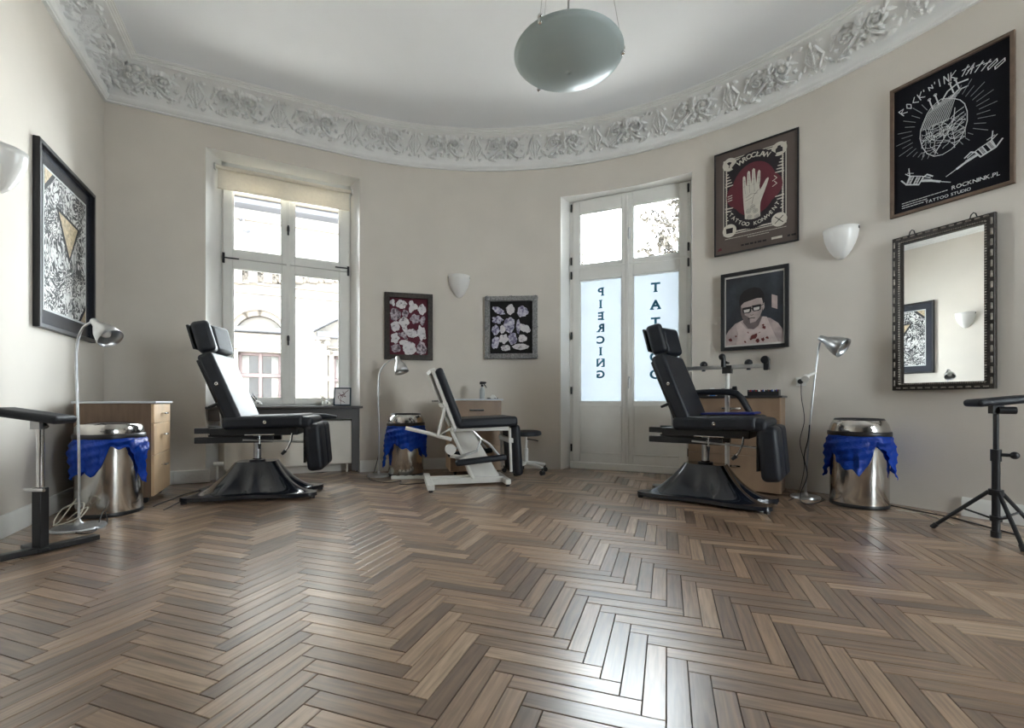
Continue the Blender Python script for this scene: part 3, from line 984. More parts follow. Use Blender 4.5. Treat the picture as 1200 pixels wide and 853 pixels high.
# left window with segmental pediment
def far_window(Hh, mat):
    a0, a1, z0, z1 = Hh
    w = MB(); t = .09
    w.bx(a0, a0 + t, .12, .22, z0, z1); w.bx(a1 - t, a1, .12, .22, z0, z1); w.bx(a0, a1, .12, .22, z1 - t, z1); w.bx(a0, a1, .12, .22, z0, z0 + t)
    am_ = (a0 + a1) / 2; zm = z0 + (z1 - z0) * .62
    w.bx(am_ - .05, am_ + .05, .10, .22, z0, z1); w.bx(a0, a1, .09, .22, zm - .07, zm + .05)
    f = w.build('window', mat, house, bevel=.01, bseg=1)
    for x0, x1 in ((a0 + t, am_ - .05), (am_ + .05, a1 - t)):
        for zz0, zz1 in ((z0 + t, zm - .07), (zm + .05, z1 - t)):
            MB().bx(x0, x1, .17, .18, zz0, zz1).build('pane', M_['far_glass'], f, smooth=False)
        c = MB(); n_ = 10
        cw = (x1 - x0) * .42; s0 = x0 if x0 < am_ - .1 else x1 - cw
        vs = [(s0 + cw * i / n_, .15 + .012 * (i % 2), z) for z in (z0 + t, z1 - t) for i in range(n_ + 1)]
        c.add(vs, [(i, i + 1, n_ + 2 + i, n_ + 1 + i) for i in range(n_)]); c.build('curtain', M_['curtain'], f, solid=.004)
far_window(H1, M_['sash_brown']); far_window(H2, M_['sash_brown'])
def surround(Hh):
    a0, a1, z0, z1 = Hh; s_ = MB()
    s_.bx(a0 - .16, a0, -.12, .1, z0, z1 + .14); s_.bx(a1, a1 + .16, -.12, .1, z0, z1 + .14); s_.bx(a0 - .16, a1 + .16, -.12, .1, z1, z1 + .16)
    s_.bx(a0 - .22, a1 + .22, -.2, .1, z1 + .22, z1 + .28)
    s_.build('window_surround', M_['stone_trim'], house, bevel=.02, bseg=1)
surround(H1); surround(H2)
aL, zL = F(266, 384); aR, zR = F(342, 384); aT, zT = F(302, 362)
ac = (aL + aR) / 2; hh = (zT - zL) ; hwid = (aR - aL) / 2
rr = (hwid ** 2 + hh ** 2) / (2 * hh); cz = zL + hh - rr
th0 = math.asin(hwid / rr)
for nm, r0, r1, d in (('arch_moulding', rr - .10, rr + .06, .5), ('arch_moulding', rr - .24, rr - .10, .3)):
    s_ = MB(); K = 20
    pts = [(ac + r1 * math.sin(-th0 + 2 * th0 * i / K), cz + r1 * math.cos(-th0 + 2 * th0 * i / K)) for i in range(K + 1)]
    pts += [(ac + r0 * math.sin(th0 - 2 * th0 * i / K), cz + r0 * math.cos(th0 - 2 * th0 * i / K)) for i in range(K + 1)]
    for i in range(K):
        s_.prism([pts[i], pts[i + 1], pts[2 * K - i], pts[2 * K + 1 - i]], -d, .02)
    s_.build(nm, M_['stone_trim'], house, weld=True)
a, z = F(302, 388)
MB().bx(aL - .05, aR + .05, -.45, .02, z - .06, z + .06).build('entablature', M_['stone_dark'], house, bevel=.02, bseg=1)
MB().bx(aL + .1, aR - .1, -.22, .02, z - .55, z - .08).build('frieze_panel', M_['stone_trim'], house, bevel=.03, bseg=1)
s_ = MB()
for k in range(7):
    s_.ball((aL + .25 + (aR - aL - .5) * k / 6, -.24, z - .3 + .05 * (k % 2)), .1, (1.3, .6, .8), n=8, m=5)
s_.build('frieze_relief', M_['stone_trim'], house)
# right window with triangular pediment on pilasters
aP0, zP0 = F(367, 390); aP1 = H2[0] + (H2[1] - H2[0]) / 2; w_ = aP1 - aP0; rise = .62
s_ = MB(); t = .14
s_.prism([(aP0, zP0), (aP0, zP0 + t), (aP1, zP0 + rise + t), (aP1, zP0 + rise)], -.55, .02)
s_.prism([(aP1, zP0 + rise), (aP1, zP0 + rise + t), (aP1 + w_, zP0 + t), (aP1 + w_, zP0)], -.55, .02)
s_.bx(aP0 + .1, aP1 + w_ - .1, -.45, .02, zP0 - .16, zP0)
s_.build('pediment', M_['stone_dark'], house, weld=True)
for a_ in (H2[0] - .34, H2[1] + .34):
    s_ = MB(); s_.bx(a_ - .15, a_ + .15, -.18, .02, 3.5, zP0 - .6); s_.bx(a_ - .2, a_ + .2, -.26, .02, zP0 - .7, zP0 - .55)
    s_.bx(a_ - .22, a_ + .22, -.32, .02, zP0 - .24, zP0 - .14)
    for k in (-1, 1): s_.ball((a_ + k * .13, -.25, zP0 - .33), .10, n=10, m=6)
    s_.ball((a_, -.25, zP0 - .48), .13, n=10, m=6)
    s_.bx(a_ - .2, a_ + .2, -.24, .02, zP0 - 1.5, zP0 - 1.36)
    s_.build('pilaster', M_['stone_trim'], house)
# street lamp arm on the facade
a, z = F(286, 275)
s_ = MB(); s_.tube([(a - .1, 0, z + .4), (a, -.4, z + .35), (a + .1, -.5, z + .05)], .03); s_.ball((a + .1, -.5, z - .02), .11, (1, 1, .7))
s_.build('wall_lantern', M_['stone_dark'], house)

# tree beyond the balcony door
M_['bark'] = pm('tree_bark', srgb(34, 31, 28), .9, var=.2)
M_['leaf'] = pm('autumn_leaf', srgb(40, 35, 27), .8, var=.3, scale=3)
PT = Plane(PD.o + PD.n * 7.5, ANG_D)
tb = PT.pt(PT.hit(812)[0])
tree = thing('street_tree', 'sparse autumn tree outside the upper panes of the balcony door', 'tree', (tb.x, tb.y, -4.5), ANG_D)
tr, lf = MB(), MB()
rt = random.Random(3)
tr.tube([(0, 0, 0), (.05, 0, 2.5), (.0, .1, 5), (.15, 0, 9), (.1, 0, 12.5)], [.22, .18, .14, .09, .03], 10)
def twig(p, d, l, r, lv):
    pts = [p.copy()]
    for i in range(4):
        d = (d + Vector((rt.uniform(-.25, .25), rt.uniform(-.25, .25), rt.uniform(-.12, .2)))).normalized()
        pts.append(pts[-1] + d * l / 4)
    tr.tube(pts, [r * (1 - .2 * i) for i in range(5)], 5)
    if lv > 0:
        for i in (1, 2, 3, 4):
            for _ in range(2):
                twig(pts[i], (d + Vector((rt.uniform(-1, 1), rt.uniform(-1, 1), rt.uniform(-.6, .8)))).normalized(), l * .5, r * .5, lv - 1)
    else:
        for i in (1, 2, 3, 4):
            if rt.random() < .6:
                c = pts[i] + Vector((rt.uniform(-.06, .06), rt.uniform(-.06, .06), rt.uniform(-.08, .04)))
                e = Vector((rt.uniform(-1, 1), rt.uniform(-1, 1), rt.uniform(-1, 1))).normalized() * .085
                g = e.cross(Vector((rt.uniform(-1, 1), rt.uniform(-1, 1), .5))).normalized() * .05
                lf.add([c - e, c + g, c + e, c - g], [(0, 1, 2, 3)])
for k, (z, dx, l) in enumerate(((6.1, -1, 1.0), (6.9, -1, .85), (7.7, -.9, .7), (8.4, -.5, .5), (6.5, 1, 1.2), (7.4, 1, 1.0),
                                (5.6, -1, 1.0), (5.2, 1, 1.2))):
    twig(Vector((.08, 0, z + 3.0)), Vector((dx, rt.uniform(-.4, .4), .25)), l, .05, 2)
pr_ = PT.hit(655)[0] - PT.hit(812)[0]
for z in (8.9, 9.4):
    twig(Vector((pr_, 0, z)), Vector((1, .2, .3)), .55, .045, 2)
tr.tube([(pr_, .0, 0), (pr_ - .1, 0, 3), (pr_, 0, 9.0), (pr_, 0, 9.7)], [.16, .12, .05, .02], 8)
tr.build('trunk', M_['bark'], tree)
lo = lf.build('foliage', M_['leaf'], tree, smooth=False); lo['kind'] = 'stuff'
# ------------------------------------------------------------------ tattoo chairs on moulded pedestal bases
def shell_base(parent):
    n, rings = 112, 14
    vs, fs = [], []
    def rr(th_, hx, hy, p): return 1 / ((abs(math.cos(th_)) / hx) ** p + (abs(math.sin(th_)) / hy) ** p) ** (1 / p)
    def wrap(a): return (a + PI) % (2 * PI) - PI
    for k in range(n):
        th_ = 2 * PI * k / n
        rg = rr(th_, .53, .265, 7)
        for c0, dp, wd in ((0, .34, .20), (PI, .34, .20), (PI / 2, .16, .75), (-PI / 2, .16, .75)):
            rg *= 1 - dp * math.exp(-(wrap(th_ - c0) / wd) ** 2)
        rt_ = rr(th_, .155, .10, 5)
        fold = .012 * math.cos(10 * th_) * (abs(math.cos(th_)) ** .5)
        for i in range(rings + 1):
            q = i / rings
            r = rt_ + (rg - rt_) * q
            z = .052 + .255 * (1 - q) ** 1.9 + .014 * math.sin(PI * q) * math.cos(8 * th_)
            vs.append((r * math.cos(th_) + fold * math.sin(PI * q), r * math.sin(th_), z))
        vs.append((rg * 1.004 * math.cos(th_), rg * 1.004 * math.sin(th_), .022))
        vs.append((rg * .97 * math.cos(th_), rg * .97 * math.sin(th_), .018))
    w = rings + 3
    for k in range(n):
        k2 = (k + 1) % n
        for i in range(w - 1):
            fs.append((k * w + i, k * w + i + 1, k2 * w + i + 1, k2 * w + i))
    fs.append(tuple(k * w for k in range(n)))
    fs.append(tuple(k * w + w - 1 for k in range(n - 1, -1, -1)))
    m = MB().add(vs, fs); m.build('base_shell', M_['gloss_black'], parent, ang=50)
    for sx in (-1, 1):
        for sy in (-1, 1):
            m = MB(); m.cyl((sx * .475, sy * .205, 0), (sx * .475, sy * .205, .03), .022); m.build('foot', M_['black_plastic'], parent)
    m = MB(); m.lathe([(0, .309), (.06, .309), (.06, .318), (.035, .322), (.034, .33)], 20); m.build('base_collar', M_['black_plastic'], parent)

def tattoo_chair(label, loc, rz, arm, lean=22, headlean=15):
    t = thing('tattoo_chair', label, 'chair', loc, rz, 'reclining chairs on black moulded bases')
    L_, K, S_ = M_['leather'], M_['black_metal'], M_['brushed']
    shell_base(t)
    m = MB(); m.cyl((0, 0, .31), (0, 0, .56), .030, n=20); m.build('column', S_, t)
    for y in (-.14, .14):
        m = MB(); m.bx(-.42, .16, y - .02, y + .02, .475, .525); m.build('lower_rail', K, t, bevel=.004)
        m = MB(); m.bx(-.42, .05, y - .02, y + .02, .555, .60); m.build('upper_rail', K, t, bevel=.004)
    m = MB(); m.bx(-.30, .36, -.19, .19, .535, .60); m.build('seat_frame', K, t, bevel=.008)
    pad(t, 'seat', (.60, .56, .105), (.115, 0, .65), L_, (0, R(-1.5), 0), .03)
    pad(t, 'seat_front_roll', (.16, .54, .10), (.405, 0, .645), L_, (0, R(6), 0), .035)
    a = R(lean); bx_, bz = -.065, .655
    dx, dz = -math.sin(a), math.cos(a)
    bc = lambda d, off=0.0: (bx_ + dx * d - dz * off, 0, bz + dz * d + dx * off * 0 - math.sin(a) * off)
    c = bc(.30, .03)
    back = pad(t, 'backrest', (.115, .54, .60), c, L_, (0, -a, 0), .03)
    c2 = bc(.30, .10)
    pad(t, 'back_board', (.02, .46, .54), c2, K, (0, -a, 0), .006)
    for d, nm in ((.34, 'eyelet'),):
        p = bc(d, .03)
        m = MB(); m.lathe([(.004, 0), (.009, .002), (.014, .0), (.014, -.006)], 16); m.build(nm, M_['chrome'], t, (p[0], -.272, p[2]), (R(90), 0, 0))
    m = MB(); m.lathe([(.004, 0), (.009, .002), (.014, .0), (.014, -.006)], 16); m.build('eyelet', M_['chrome'], t, (.13, -.282, .648), (R(90), 0, 0))
    # headrest of two wings with a gap between
    hz = R(headlean)
    tp = bc(.61, .03)
    for sy in (-1, 1):
        o = pad(t, 'headrest_wing', (.13, .235, .25), (tp[0] - math.sin(hz) * .135, sy * .128, tp[2] + math.cos(hz) * .135), L_,
                (0, -hz, -sy * R(16)), .035)
    pad(t, 'headrest_board', (.02, .40, .20), (tp[0] - math.sin(hz) * .13 - .075, 0, tp[2] + math.cos(hz) * .13), K, (0, -hz, 0), .006)
    # two leg pads hanging at the front
    for sy in (-1, 1):
        pad(t, 'leg_pad', (.135, .262, .40), (.495, sy * .138, .435), L_, (0, R(-5), 0), .04)
    m = MB(); m.bx(.405, .42, -.20, .20, .30, .60); m.build('leg_board', K, t)
    # levers and crank below the seat
    for x, nm in ((.05, 'height_lever'),):
        m = MB(); m.cyl((x - .08, -.23, .545), (x + .14, -.23, .545), .007); m.cyl((x + .03, -.23, .545), (x + .03, -.235, .47), .006)
        lv = m.build(nm, M_['chrome'], t)
        m = MB(); m.cyl((x + .03, -.235, .47), (x + .03, -.236, .43), .013, .010); m.build('grip', M_['black_plastic'], lv)
    m = MB(); m.tube([(.33, -.20, .55), (.33, -.26, .55), (.325, -.27, .50), (.30, -.27, .44), (.28, -.275, .41)], .008, 8)
    cr = m.build('crank', M_['chrome'], t)
    m = MB(); m.cyl((.285, -.273, .415), (.255, -.275, .385), .015, .012); m.build('grip', M_['black_plastic'], cr)
    m = MB(); m.cyl((-.06, -.18, .50), (.40, -.18, .475), .008); m.cyl((.05, -.18, .49), (.05, -.10, .56), .007); m.build('linkage_rod', S_, t)
    for y in (-.16, .16):
        m = MB(); m.cyl((-.215, y, .56), (-.235, y, .80), .008); m.build('back_strut', S_, t)
    m = MB(); m.cyl((-.215, -.255, .80), (-.28, -.262, .772), .013, .010); m.build('recline_handle', M_['black_plastic'], t)
    if arm == 'loop':
        m = MB(); P_ = [(-.24, .33, .895), (-.1, .335, .90), (.10, .335, .90), (.17, .335, .885), (.21, .335, .845), (.265, .335, .74), (.30, .33, .66), (.30, .27, .60)]
        m.tube(P_, [.022, .026, .028, .028, .028, .026, .022, .02], 12); m.build('armrest', L_, t)
        m = MB(); m.cyl((-.24, .33, .895), (-.24, .24, .895), .016); m.build('armrest_pivot', K, t)
    else:
        m = MB(); m.tube([(.10, .35, .665), (.3, .355, .675), (.5, .36, .672), (.60, .36, .665)], [.024, .028, .026, .012], 12); ao = m.build('armrest', L_, t)
        m = MB(); m.cyl((.2, .35, .67), (.2, .26, .60), .014); m.build('armrest_pivot', K, t)
    return t
tattoo_chair('black padded reclining chair on a moulded base in front of the tall window', (-2.20, 3.93, 0), R(14), 'low')
tattoo_chair('black padded reclining chair with a raised looped armrest beside the glazed door', (1.60, 3.76, 0), R(-37), 'loop')

# ------------------------------------------------------------------ white framed treatment chair
t = thing('treatment_chair', 'reclining chair with a white steel frame and black cushions below the two cut-out pictures', 'chair', (-.42, 4.50, 0), R(14))
W = M_['white_metal']; L_ = M_['leather']
m = MB(); m.box((-.40, 0, .045), (.065, .72, .05)); m.build('rear_foot', W, t, bevel=.008)
m = MB(); m.box((.34, 0, .045), (.055, .46, .05)); m.build('front_foot', W, t, bevel=.008)
for y in (-.07, .07):
    m = MB(); m.box((-.03, y, .05), (.72, .045, .06)); m.build('base_beam', W, t, bevel=.008)
for x, y in ((-.40, -.33), (-.40, .33), (.34, -.2), (.34, .2)):
    m = MB(); m.cyl((x, y, 0), (x, y, .022), .02); m.build('foot_pad', M_['black_plastic'], t)
m = MB(); m.prism([(.0, .07), (.30, .07), (.02, .53), (-.16, .53)], -.055, .055); m.build('lift_column', W, t, bevel=.012)
m = MB(); m.tube([(.02, -.10, .07), (-.20, -.10, .56)], .016, 8); m.build('column_edge', W, t)
m = MB(); m.bx(-.16, .36, -.20, .20, .535, .575); m.build('seat_frame', W, t, bevel=.006)
pad(t, 'seat', (.58, .52, .095), (.14, 0, .618), L_, (0, R(-2), 0), .03)
a = R(21)
def bk(d, off): return (-.125 - math.sin(a) * d - math.cos(a) * off, .60 + math.cos(a) * d - math.sin(a) * off)
p = bk(.27, .0); pad(t, 'backrest', (.075, .52, .58), (p[0], 0, p[1]), L_, (0, -a, 0), .03)
for y in (-.225, .225):
    p0, p1 = bk(-.02, .055), bk(.56, .055)
    m = MB(); m.tube([(p0[0], y, p0[1]), (p1[0], y, p1[1])], .017, 10); m.build('back_tube', W, t)
p1 = bk(.56, .055)
m = MB(); m.box((p1[0], 0, p1[1]), (.05, .50, .035), rot=(0, -a, 0)); m.build('top_bar', W, t, bevel=.006)
p1 = bk(.22, .06)
m = MB(); m.box((p1[0], 0, p1[1]), (.04, .54, .04), rot=(0, -a, 0)); m.build('cross_bar', W, t, bevel=.005)
m = MB(); m.tube([(p1[0], -.24, p1[1]), (-.33, -.24, .50), (-.22, -.24, .56)], .013, 8); m.build('back_bracket', W, t)
m = MB(); m.tube([(-.20, -.20, .46), (-.40, -.20, .52), (-.62, -.20, .575)], .018, 8); m.build('recline_lever', W, t)
# leg cushion
pad(t, 'leg_cushion', (.085, .48, .50), (.435, 0, .345), L_, (0, R(-4), 0), .04)
for y in (-.2, .2):
    m = MB(); m.tube([(.36, y, .56), (.375, y, .14)], .014, 8); m.build('leg_tube', W, t)
m = MB(); m.box((.37, 0, .44), (.05, .44, .045)); m.build('leg_bar', W, t, bevel=.005)
# folded armrests at both sides
for sy in (-1, 1):
    m = MB(); m.tube([(-.02, sy * .30, .55), (.06, sy * .31, .47), (.02, sy * .31, .36), (-.14, sy * .31, .31), (-.18, sy * .31, .30)], .013, 8)
    ar = m.build('arm_bracket', M_['brushed'], t)
    m = MB(); m.tube([(.06, sy * .31, .47), (.14, sy * .31, .42), (.24, sy * .31, .30)], .012, 8); m.build('arm_link', M_['brushed'], ar)
    pad(t, 'arm_pad', (.48, .075, .055), (.06, sy * .325, .275), L_, (0, R(-5), 0), .022)
m = MB(); m.cyl((-.20, -.14, .36), (-.20, -.06, .36), .05, n=20); m.build('actuator_wheel', W, t)
m = MB(); m.tube([(-.20, -.10, .30), (-.06, -.10, .27)], .02, 8); m.build('actuator', W, t)

# ------------------------------------------------------------------ drawer cabinets
def cabinet(label, w, d, h, rows, loc, rz, front, side, top, over=.015, handle='bar', topt=.018, casters=True, slide=False):
    """front at local -y; rows: drawer heights from the top"""
    t = thing('drawer_cabinet', label, 'cabinet', loc, rz, 'low wooden drawer cabinets')
    z0 = .05 if casters else .012
    MB().bx(-w / 2, w / 2, .0, d, z0, h - topt).build('body', side, t, bevel=.003, bseg=1)
    MB().bx(-w / 2 - over, w / 2 + over, -.02 - over, d + .01, h - topt, h).build('top', top, t, bevel=.003)
    z = h - topt - .006
    tot = sum(rows); av = z - z0 - .004
    for r in rows:
        hh_ = av * r / tot
        dr = MB().bx(-w / 2 + .004, w / 2 - .004, -.019, .002, z - hh_ + .003, z).build('drawer', front, t, bevel=.002, bseg=1)
        zc = z - min(hh_ * .5, .10)
        m = MB()
        if handle == 'bar':
            m.tube([(-.045, -.02, zc), (-.045, -.045, zc), (-.035, -.05, zc), (.035, -.05, zc), (.045, -.045, zc), (.045, -.02, zc)], .006, 8)
            m.box((0, -.048, zc), (.08, .01, .016))
        else:
            m.box((0, -.04, zc), (.16, .01, .018)); m.box((-.06, -.028, zc), (.01, .025, .012)); m.box((.06, -.028, zc), (.01, .025, .012))
        m.build('handle', M_['chrome'], dr, bevel=.002)
        z -= hh_
    if casters:
        for sx in (-1, 1):
            for y in (.05, d - .05):
                m = MB(); m.cyl((sx * (w / 2 - .06) - .012, y, .024), (sx * (w / 2 - .06) + .012, y, .024), .024, n=14)
                m.box((sx * (w / 2 - .06), y, .045), (.034, .034, .012)); m.build('caster', M_['black_plastic'], t)
    if slide:
        MB().bx(-w / 2 - .17, -w / 2 + .1, .03, d - .1, h - topt - .012, h - topt - .001).build('pull_out_board', M_['topdark'], t)
    return t
n_ = Vector((U.x, U.y))
# in the left corner: drawers face away from the left wall
f0 = floor_pt(177, 590); fdir = Vector((-U.y, U.x))
wC = .56
mid = Vector((f0.x, f0.y)) + fdir * wC / 2
cabA = cabinet('birch three-drawer cabinet standing in the left corner under the big framed picture', wC, .47, .82, (.22, .36, .46),
        (mid.x, mid.y, 0), math.atan2(fdir.y, fdir.x), M_['birch'], M_['walnut'], M_['topgrey'])
# behind the treatment chair
f1 = floor_pt(558, 557)
cabB = cabinet('brown drawer cabinet with pale top behind the white framed chair', .575, .40, .845, (.26, .38, .36),
        (f1.x, f1.y, 0), R(15), M_['oak'], M_['birch'], M_['topgrey'], slide=True, handle='strip')
# behind the right tattoo chair
f2 = floor_pt(915, 581); ca = R(-38); cw = .78
mid = Vector((f2.x, f2.y)) - Vector((math.cos(ca), math.sin(ca))) * cw / 2
cabC = cabinet('wide oak cabinet with dark top behind the chair with the looped armrest', cw, .27, .868, (.22, .40, .38),
        (mid.x, mid.y, 0), ca, M_['oak'], M_['oak'], M_['topdark'], handle='strip', casters=False)

# ------------------------------------------------------------------ swivel stool
sp = floor_pt(614, 551)
t = thing('swivel_stool', 'low swivel stool with a round black seat on a white five-star base', 'stool', (.16, 5.20, 0), R(12))
m = MB(); m.lathe([(.0, .485), (.13, .485), (.168, .475), (.178, .455), (.175, .435), (.15, .425), (0, .425)], 36); m.build('seat', L_, t)
m = MB(); m.cyl((0, 0, .10), (0, 0, .28), .026); m.cyl((0, 0, .28), (0, 0, .43), .016); m.build('column', W, t)
m = MB(); m.tube([(0, 0, .39), (.08, -.06, .38), (.12, -.09, .37)], .006, 6); m.build('lever', M_['black_plastic'], t)
for k in range(5):
    a = 2 * PI * k / 5 + .25
    ex, ey = math.cos(a) * .25, math.sin(a) * .25
    m = MB(); m.tube([(0, 0, .115), (ex * .5, ey * .5, .105), (ex, ey, .082)], [.024, .02, .016], 8); lg = m.build('leg', W, t)
    m = MB(); m.cyl((ex - .02 * math.sin(a), ey + .02 * math.cos(a), .026), (ex + .02 * math.sin(a), ey - .02 * math.cos(a), .026), .026, n=14)
    m.cyl((ex, ey, .04), (ex, ey, .08), .012); m.build('caster', M_['black_plastic'], lg)

# ------------------------------------------------------------------ steel bins with blue bags
def bin_(label, loc, rz, lid, lens, seed):
    t = thing('waste_bin', label, 'bin', loc, rz, 'polished steel waste bins')
    m = MB(); m.lathe([(.178, .022), (.188, .024), (.190, .03), (.190, .555)], 48); m.build('body', M_['steel'], t)
    m = MB(); m.lathe([(0, .0), (.185, .0), (.192, .004), (.194, .022), (.189, .030), (.0, .028)], 48); m.build('base_ring', M_['black_plastic'], t)
    m = MB(); m.lathe([(.188, .552), (.206, .552), (.208, .558), (.207, .58), (.203, .585), (.186, .585)], 48); m.build('clamp_ring', M_['black_plastic'], t)
    if lid == 'flap':
        m = MB(); m.lathe([(.196, .584), (.197, .60), (.190, .635), (.180, .652), (.174, .655), (.168, .652), (.160, .640)], 48); m.build('collar', M_['steel'], t)
        m = MB(); m.lathe([(.172, .645), (.15, .658), (.10, .668), (0, .672)], 40); m.build('swing_lid', M_['gloss_black'], t)
    else:
        m = MB(); m.lathe([(.196, .584), (.196, .60), (.185, .640), (.168, .668), (.155, .676), (.145, .674), (.14, .660), (.138, .60)], 48); m.build('collar', M_['steel'], t)
        m = MB(); m.lathe([(.166, .670), (.158, .684), (.146, .684), (.138, .672), (.136, .60), (0, .60)], 40); m.build('opening', M_['black_plastic'], t)
    # bag turned over the rim
    rn = random.Random(seed); n, rows = 120, 16
    ph = [rn.uniform(0, 6.28) for _ in range(6)]
    vs, fs = [], []
    for k in range(n):
        th_ = 2 * PI * k / n
        x = th_ / (2 * PI) * len(lens); i0 = int(x) % len(lens); f = x - int(x)
        ln = lens[i0] * (1 - f) + lens[(i0 + 1) % len(lens)] * f
        ln += .012 * math.sin(9 * th_ + ph[0]) + .008 * math.sin(17 * th_ + ph[1])
        for j in range(rows + 1):
            q = j / rows
            r = .2 + .022 * math.sin(PI * min(1, q * 1.3)) + .16 * q * q * max(0, ln - .16)
            r += q * (.010 * math.sin(7 * th_ + ph[2] + 2 * math.sin(2 * th_)) + .007 * math.sin(16 * th_ + ph[3] + 3 * q + 2 * math.sin(3 * th_)) + .005 * math.sin(29 * th_ + ph[4]))
            r += .006 * math.sin(13 * q * ln * 8 + 5 * th_)
            r = max(r, .1965)
            vs.append((r * math.cos(th_), r * math.sin(th_), .557 - q * ln))
    w = rows + 1
    for k in range(n):
        for j in range(rows):
            fs.append((k * w + j, k * w + j + 1, ((k + 1) % n) * w + j + 1, ((k + 1) % n) * w + j))
    m = MB().add(vs, fs); m.build('bin_bag', M_['bag'], t, solid=.0015)
    return t
# lens: bag overhang around the rim, 24 samples counter-clockwise from local +x
p = floor_pt(134, 606); bin_('steel bin with black lid and drooping blue bag beside the left cabinet', (-2.955, 3.345, 0), R(41), 'flap',
     [.15, .12, .12, .14, .16, .18, .2, .2, .2, .22, .24, .26, .27, .27, .26, .24, .25, .21, .07, .06, .08, .20, .33, .18], 1)
bin_('steel bin with blue bag between the gooseneck lamp and the white framed chair', (-1.18, 5.06, 0), R(13), 'open',
     [.30, .24, .2, .2, .2, .2, .2, .2, .2, .24, .30, .36, .46, .47, .30, .22, .20, .23, .26, .27, .24, .26, .33, .36], 2)
bin_('steel bin with blue bag standing against the bare right wall', (2.745, 3.60, 0), R(-37), 'open',
     [.33, .26, .2, .2, .2, .2, .2, .2, .2, .22, .28, .33, .36, .26, .15, .19, .23, .27, .30, .22, .10, .09, .16, .28], 3)
# ------------------------------------------------------------------ framed pictures, posters and the mirror
def hang(name, label, cat, px0, px1, yt, yb, fw, fd, fmat, board, dyaw=0.0, group=None, z_back=0.0):
    """hang on the wall between photo columns px0..px1; yt, yb rows of top and bottom (left, right)"""
    A, B = WP(s_of_px(px0))[0], WP(s_of_px(px1))[0]
    ang = math.atan2((B - A).y, (B - A).x) + dyaw
    midp = (A + B) / 2
    P = Plane(midp, ang)
    a0, zt0 = P.hit(px0, yt[0]); a1, zt1_ = P.hit(px1, yt[1])
    z1 = (zt0 + zt1_) / 2; z0 = (P.hit(px0, yb[0])[1] + P.hit(px1, yb[1])[1]) / 2
    w, h = a1 - a0, z1 - z0
    c = P.pt((a0 + a1) / 2, -z_back)
    t = thing(name, label, cat, (c.x, c.y, z0), ang, group)
    x0, x1 = -w / 2, w / 2
    m = MB()
    for poly in ([(x0, 0), (x1, 0), (x1 - fw, fw), (x0 + fw, fw)], [(x1, 0), (x1, h), (x1 - fw, h - fw), (x1 - fw, fw)],
                 [(x1, h), (x0, h), (x0 + fw, h - fw), (x1 - fw, h - fw)], [(x0, h), (x0, 0), (x0 + fw, fw), (x0 + fw, h - fw)]):
        m.prism(poly, -fd, -.002)
    m.build('frame', fmat, t, weld=True, bevel=min(.004, fw * .15), bseg=2, ang=30)
    m = MB(); m.bx(x0 + fw * .9, x1 - fw * .9, -.010, -.004, fw * .9, h - fw * .9); m.build('board', board, t, smooth=False)
    return t, w, h
class Art:
    def __init__(s, t, w, h): s.t, s.w, s.h, s.k = t, w, h, 0
    def p(s, u, v): return (-s.w / 2 + u * s.w, s.h * (1 - v))
    def poly(s, pts): return [s.p(*q) for q in pts]
    def y(s): s.k += 1; return -.0104 - s.k * .0006
    def ell(s, u, v, ru, rv=None, n=36, a0=0, a1=2 * PI):
        cx, cz = s.p(u, v); rx = ru * s.w; rz = rx if rv is None else rv * s.h
        return [(cx + rx * math.cos(a0 + (a1 - a0) * i / n), cz + rz * math.sin(a0 + (a1 - a0) * i / n)) for i in range(n if a1 - a0 > 6.28 else n + 1)]

# --- big picture on the left wall: dotted swirl with a gold triangle
def swirl_mat():
    m = bpy.data.materials.new('swirl_print'); m.use_nodes = True
    nt = m.node_tree; N = nt.nodes; L = nt.links; b = N['Principled BSDF']; b.inputs['Roughness'].default_value = .35
    tc = N.new('ShaderNodeTexCoord')
    nz = N.new('ShaderNodeTexNoise'); nz.inputs['Scale'].default_value = 3.2; nz.inputs['Detail'].default_value = 3
    L.new(tc.outputs['Object'], nz.inputs[0])
    mxv = N.new('ShaderNodeMix'); mxv.data_type = 'VECTOR'; mxv.inputs[0].default_value = .35
    L.new(tc.outputs['Object'], mxv.inputs[4]); L.new(nz.outputs['Color'], mxv.inputs[5])
    mp = N.new('ShaderNodeMapping'); mp.inputs['Scale'].default_value = (62, 1, 40)
    L.new(mxv.outputs[1], mp.inputs[0])
    vo = N.new('ShaderNodeTexVoronoi'); vo.inputs['Scale'].default_value = 1.6; vo.feature = 'F1'
    L.new(mp.outputs[0], vo.inputs[0])
    n2 = N.new('ShaderNodeTexNoise'); n2.inputs['Scale'].default_value = 5; n2.inputs['Detail'].default_value = 4
    L.new(tc.outputs['Object'], n2.inputs[0])
    ad = N.new('ShaderNodeMath'); ad.operation = 'MULTIPLY_ADD'; ad.inputs[1].default_value = .9; L.new(n2.outputs[0], ad.inputs[0]); L.new(vo.outputs[0], ad.inputs[2])
    rp = N.new('ShaderNodeValToRGB'); e = rp.color_ramp.elements
    e[0].position, e[0].color = .90, (*srgb(232, 232, 230), 1); e[1].position, e[1].color = 1.0, (*srgb(28, 30, 36), 1)
    L.new(ad.outputs[0], rp.inputs[0]); L.new(rp.outputs[0], b.inputs['Base Color'])
    return m
M_['swirl'] = swirl_mat()
M_['navy_mat'] = pm('blue_black_mount', srgb(34, 38, 50), .25, var=.05, spec=.7)
M_['gold'] = pm('gold_print', srgb(190, 172, 140), .5, var=.4, scale=45, detail=8)
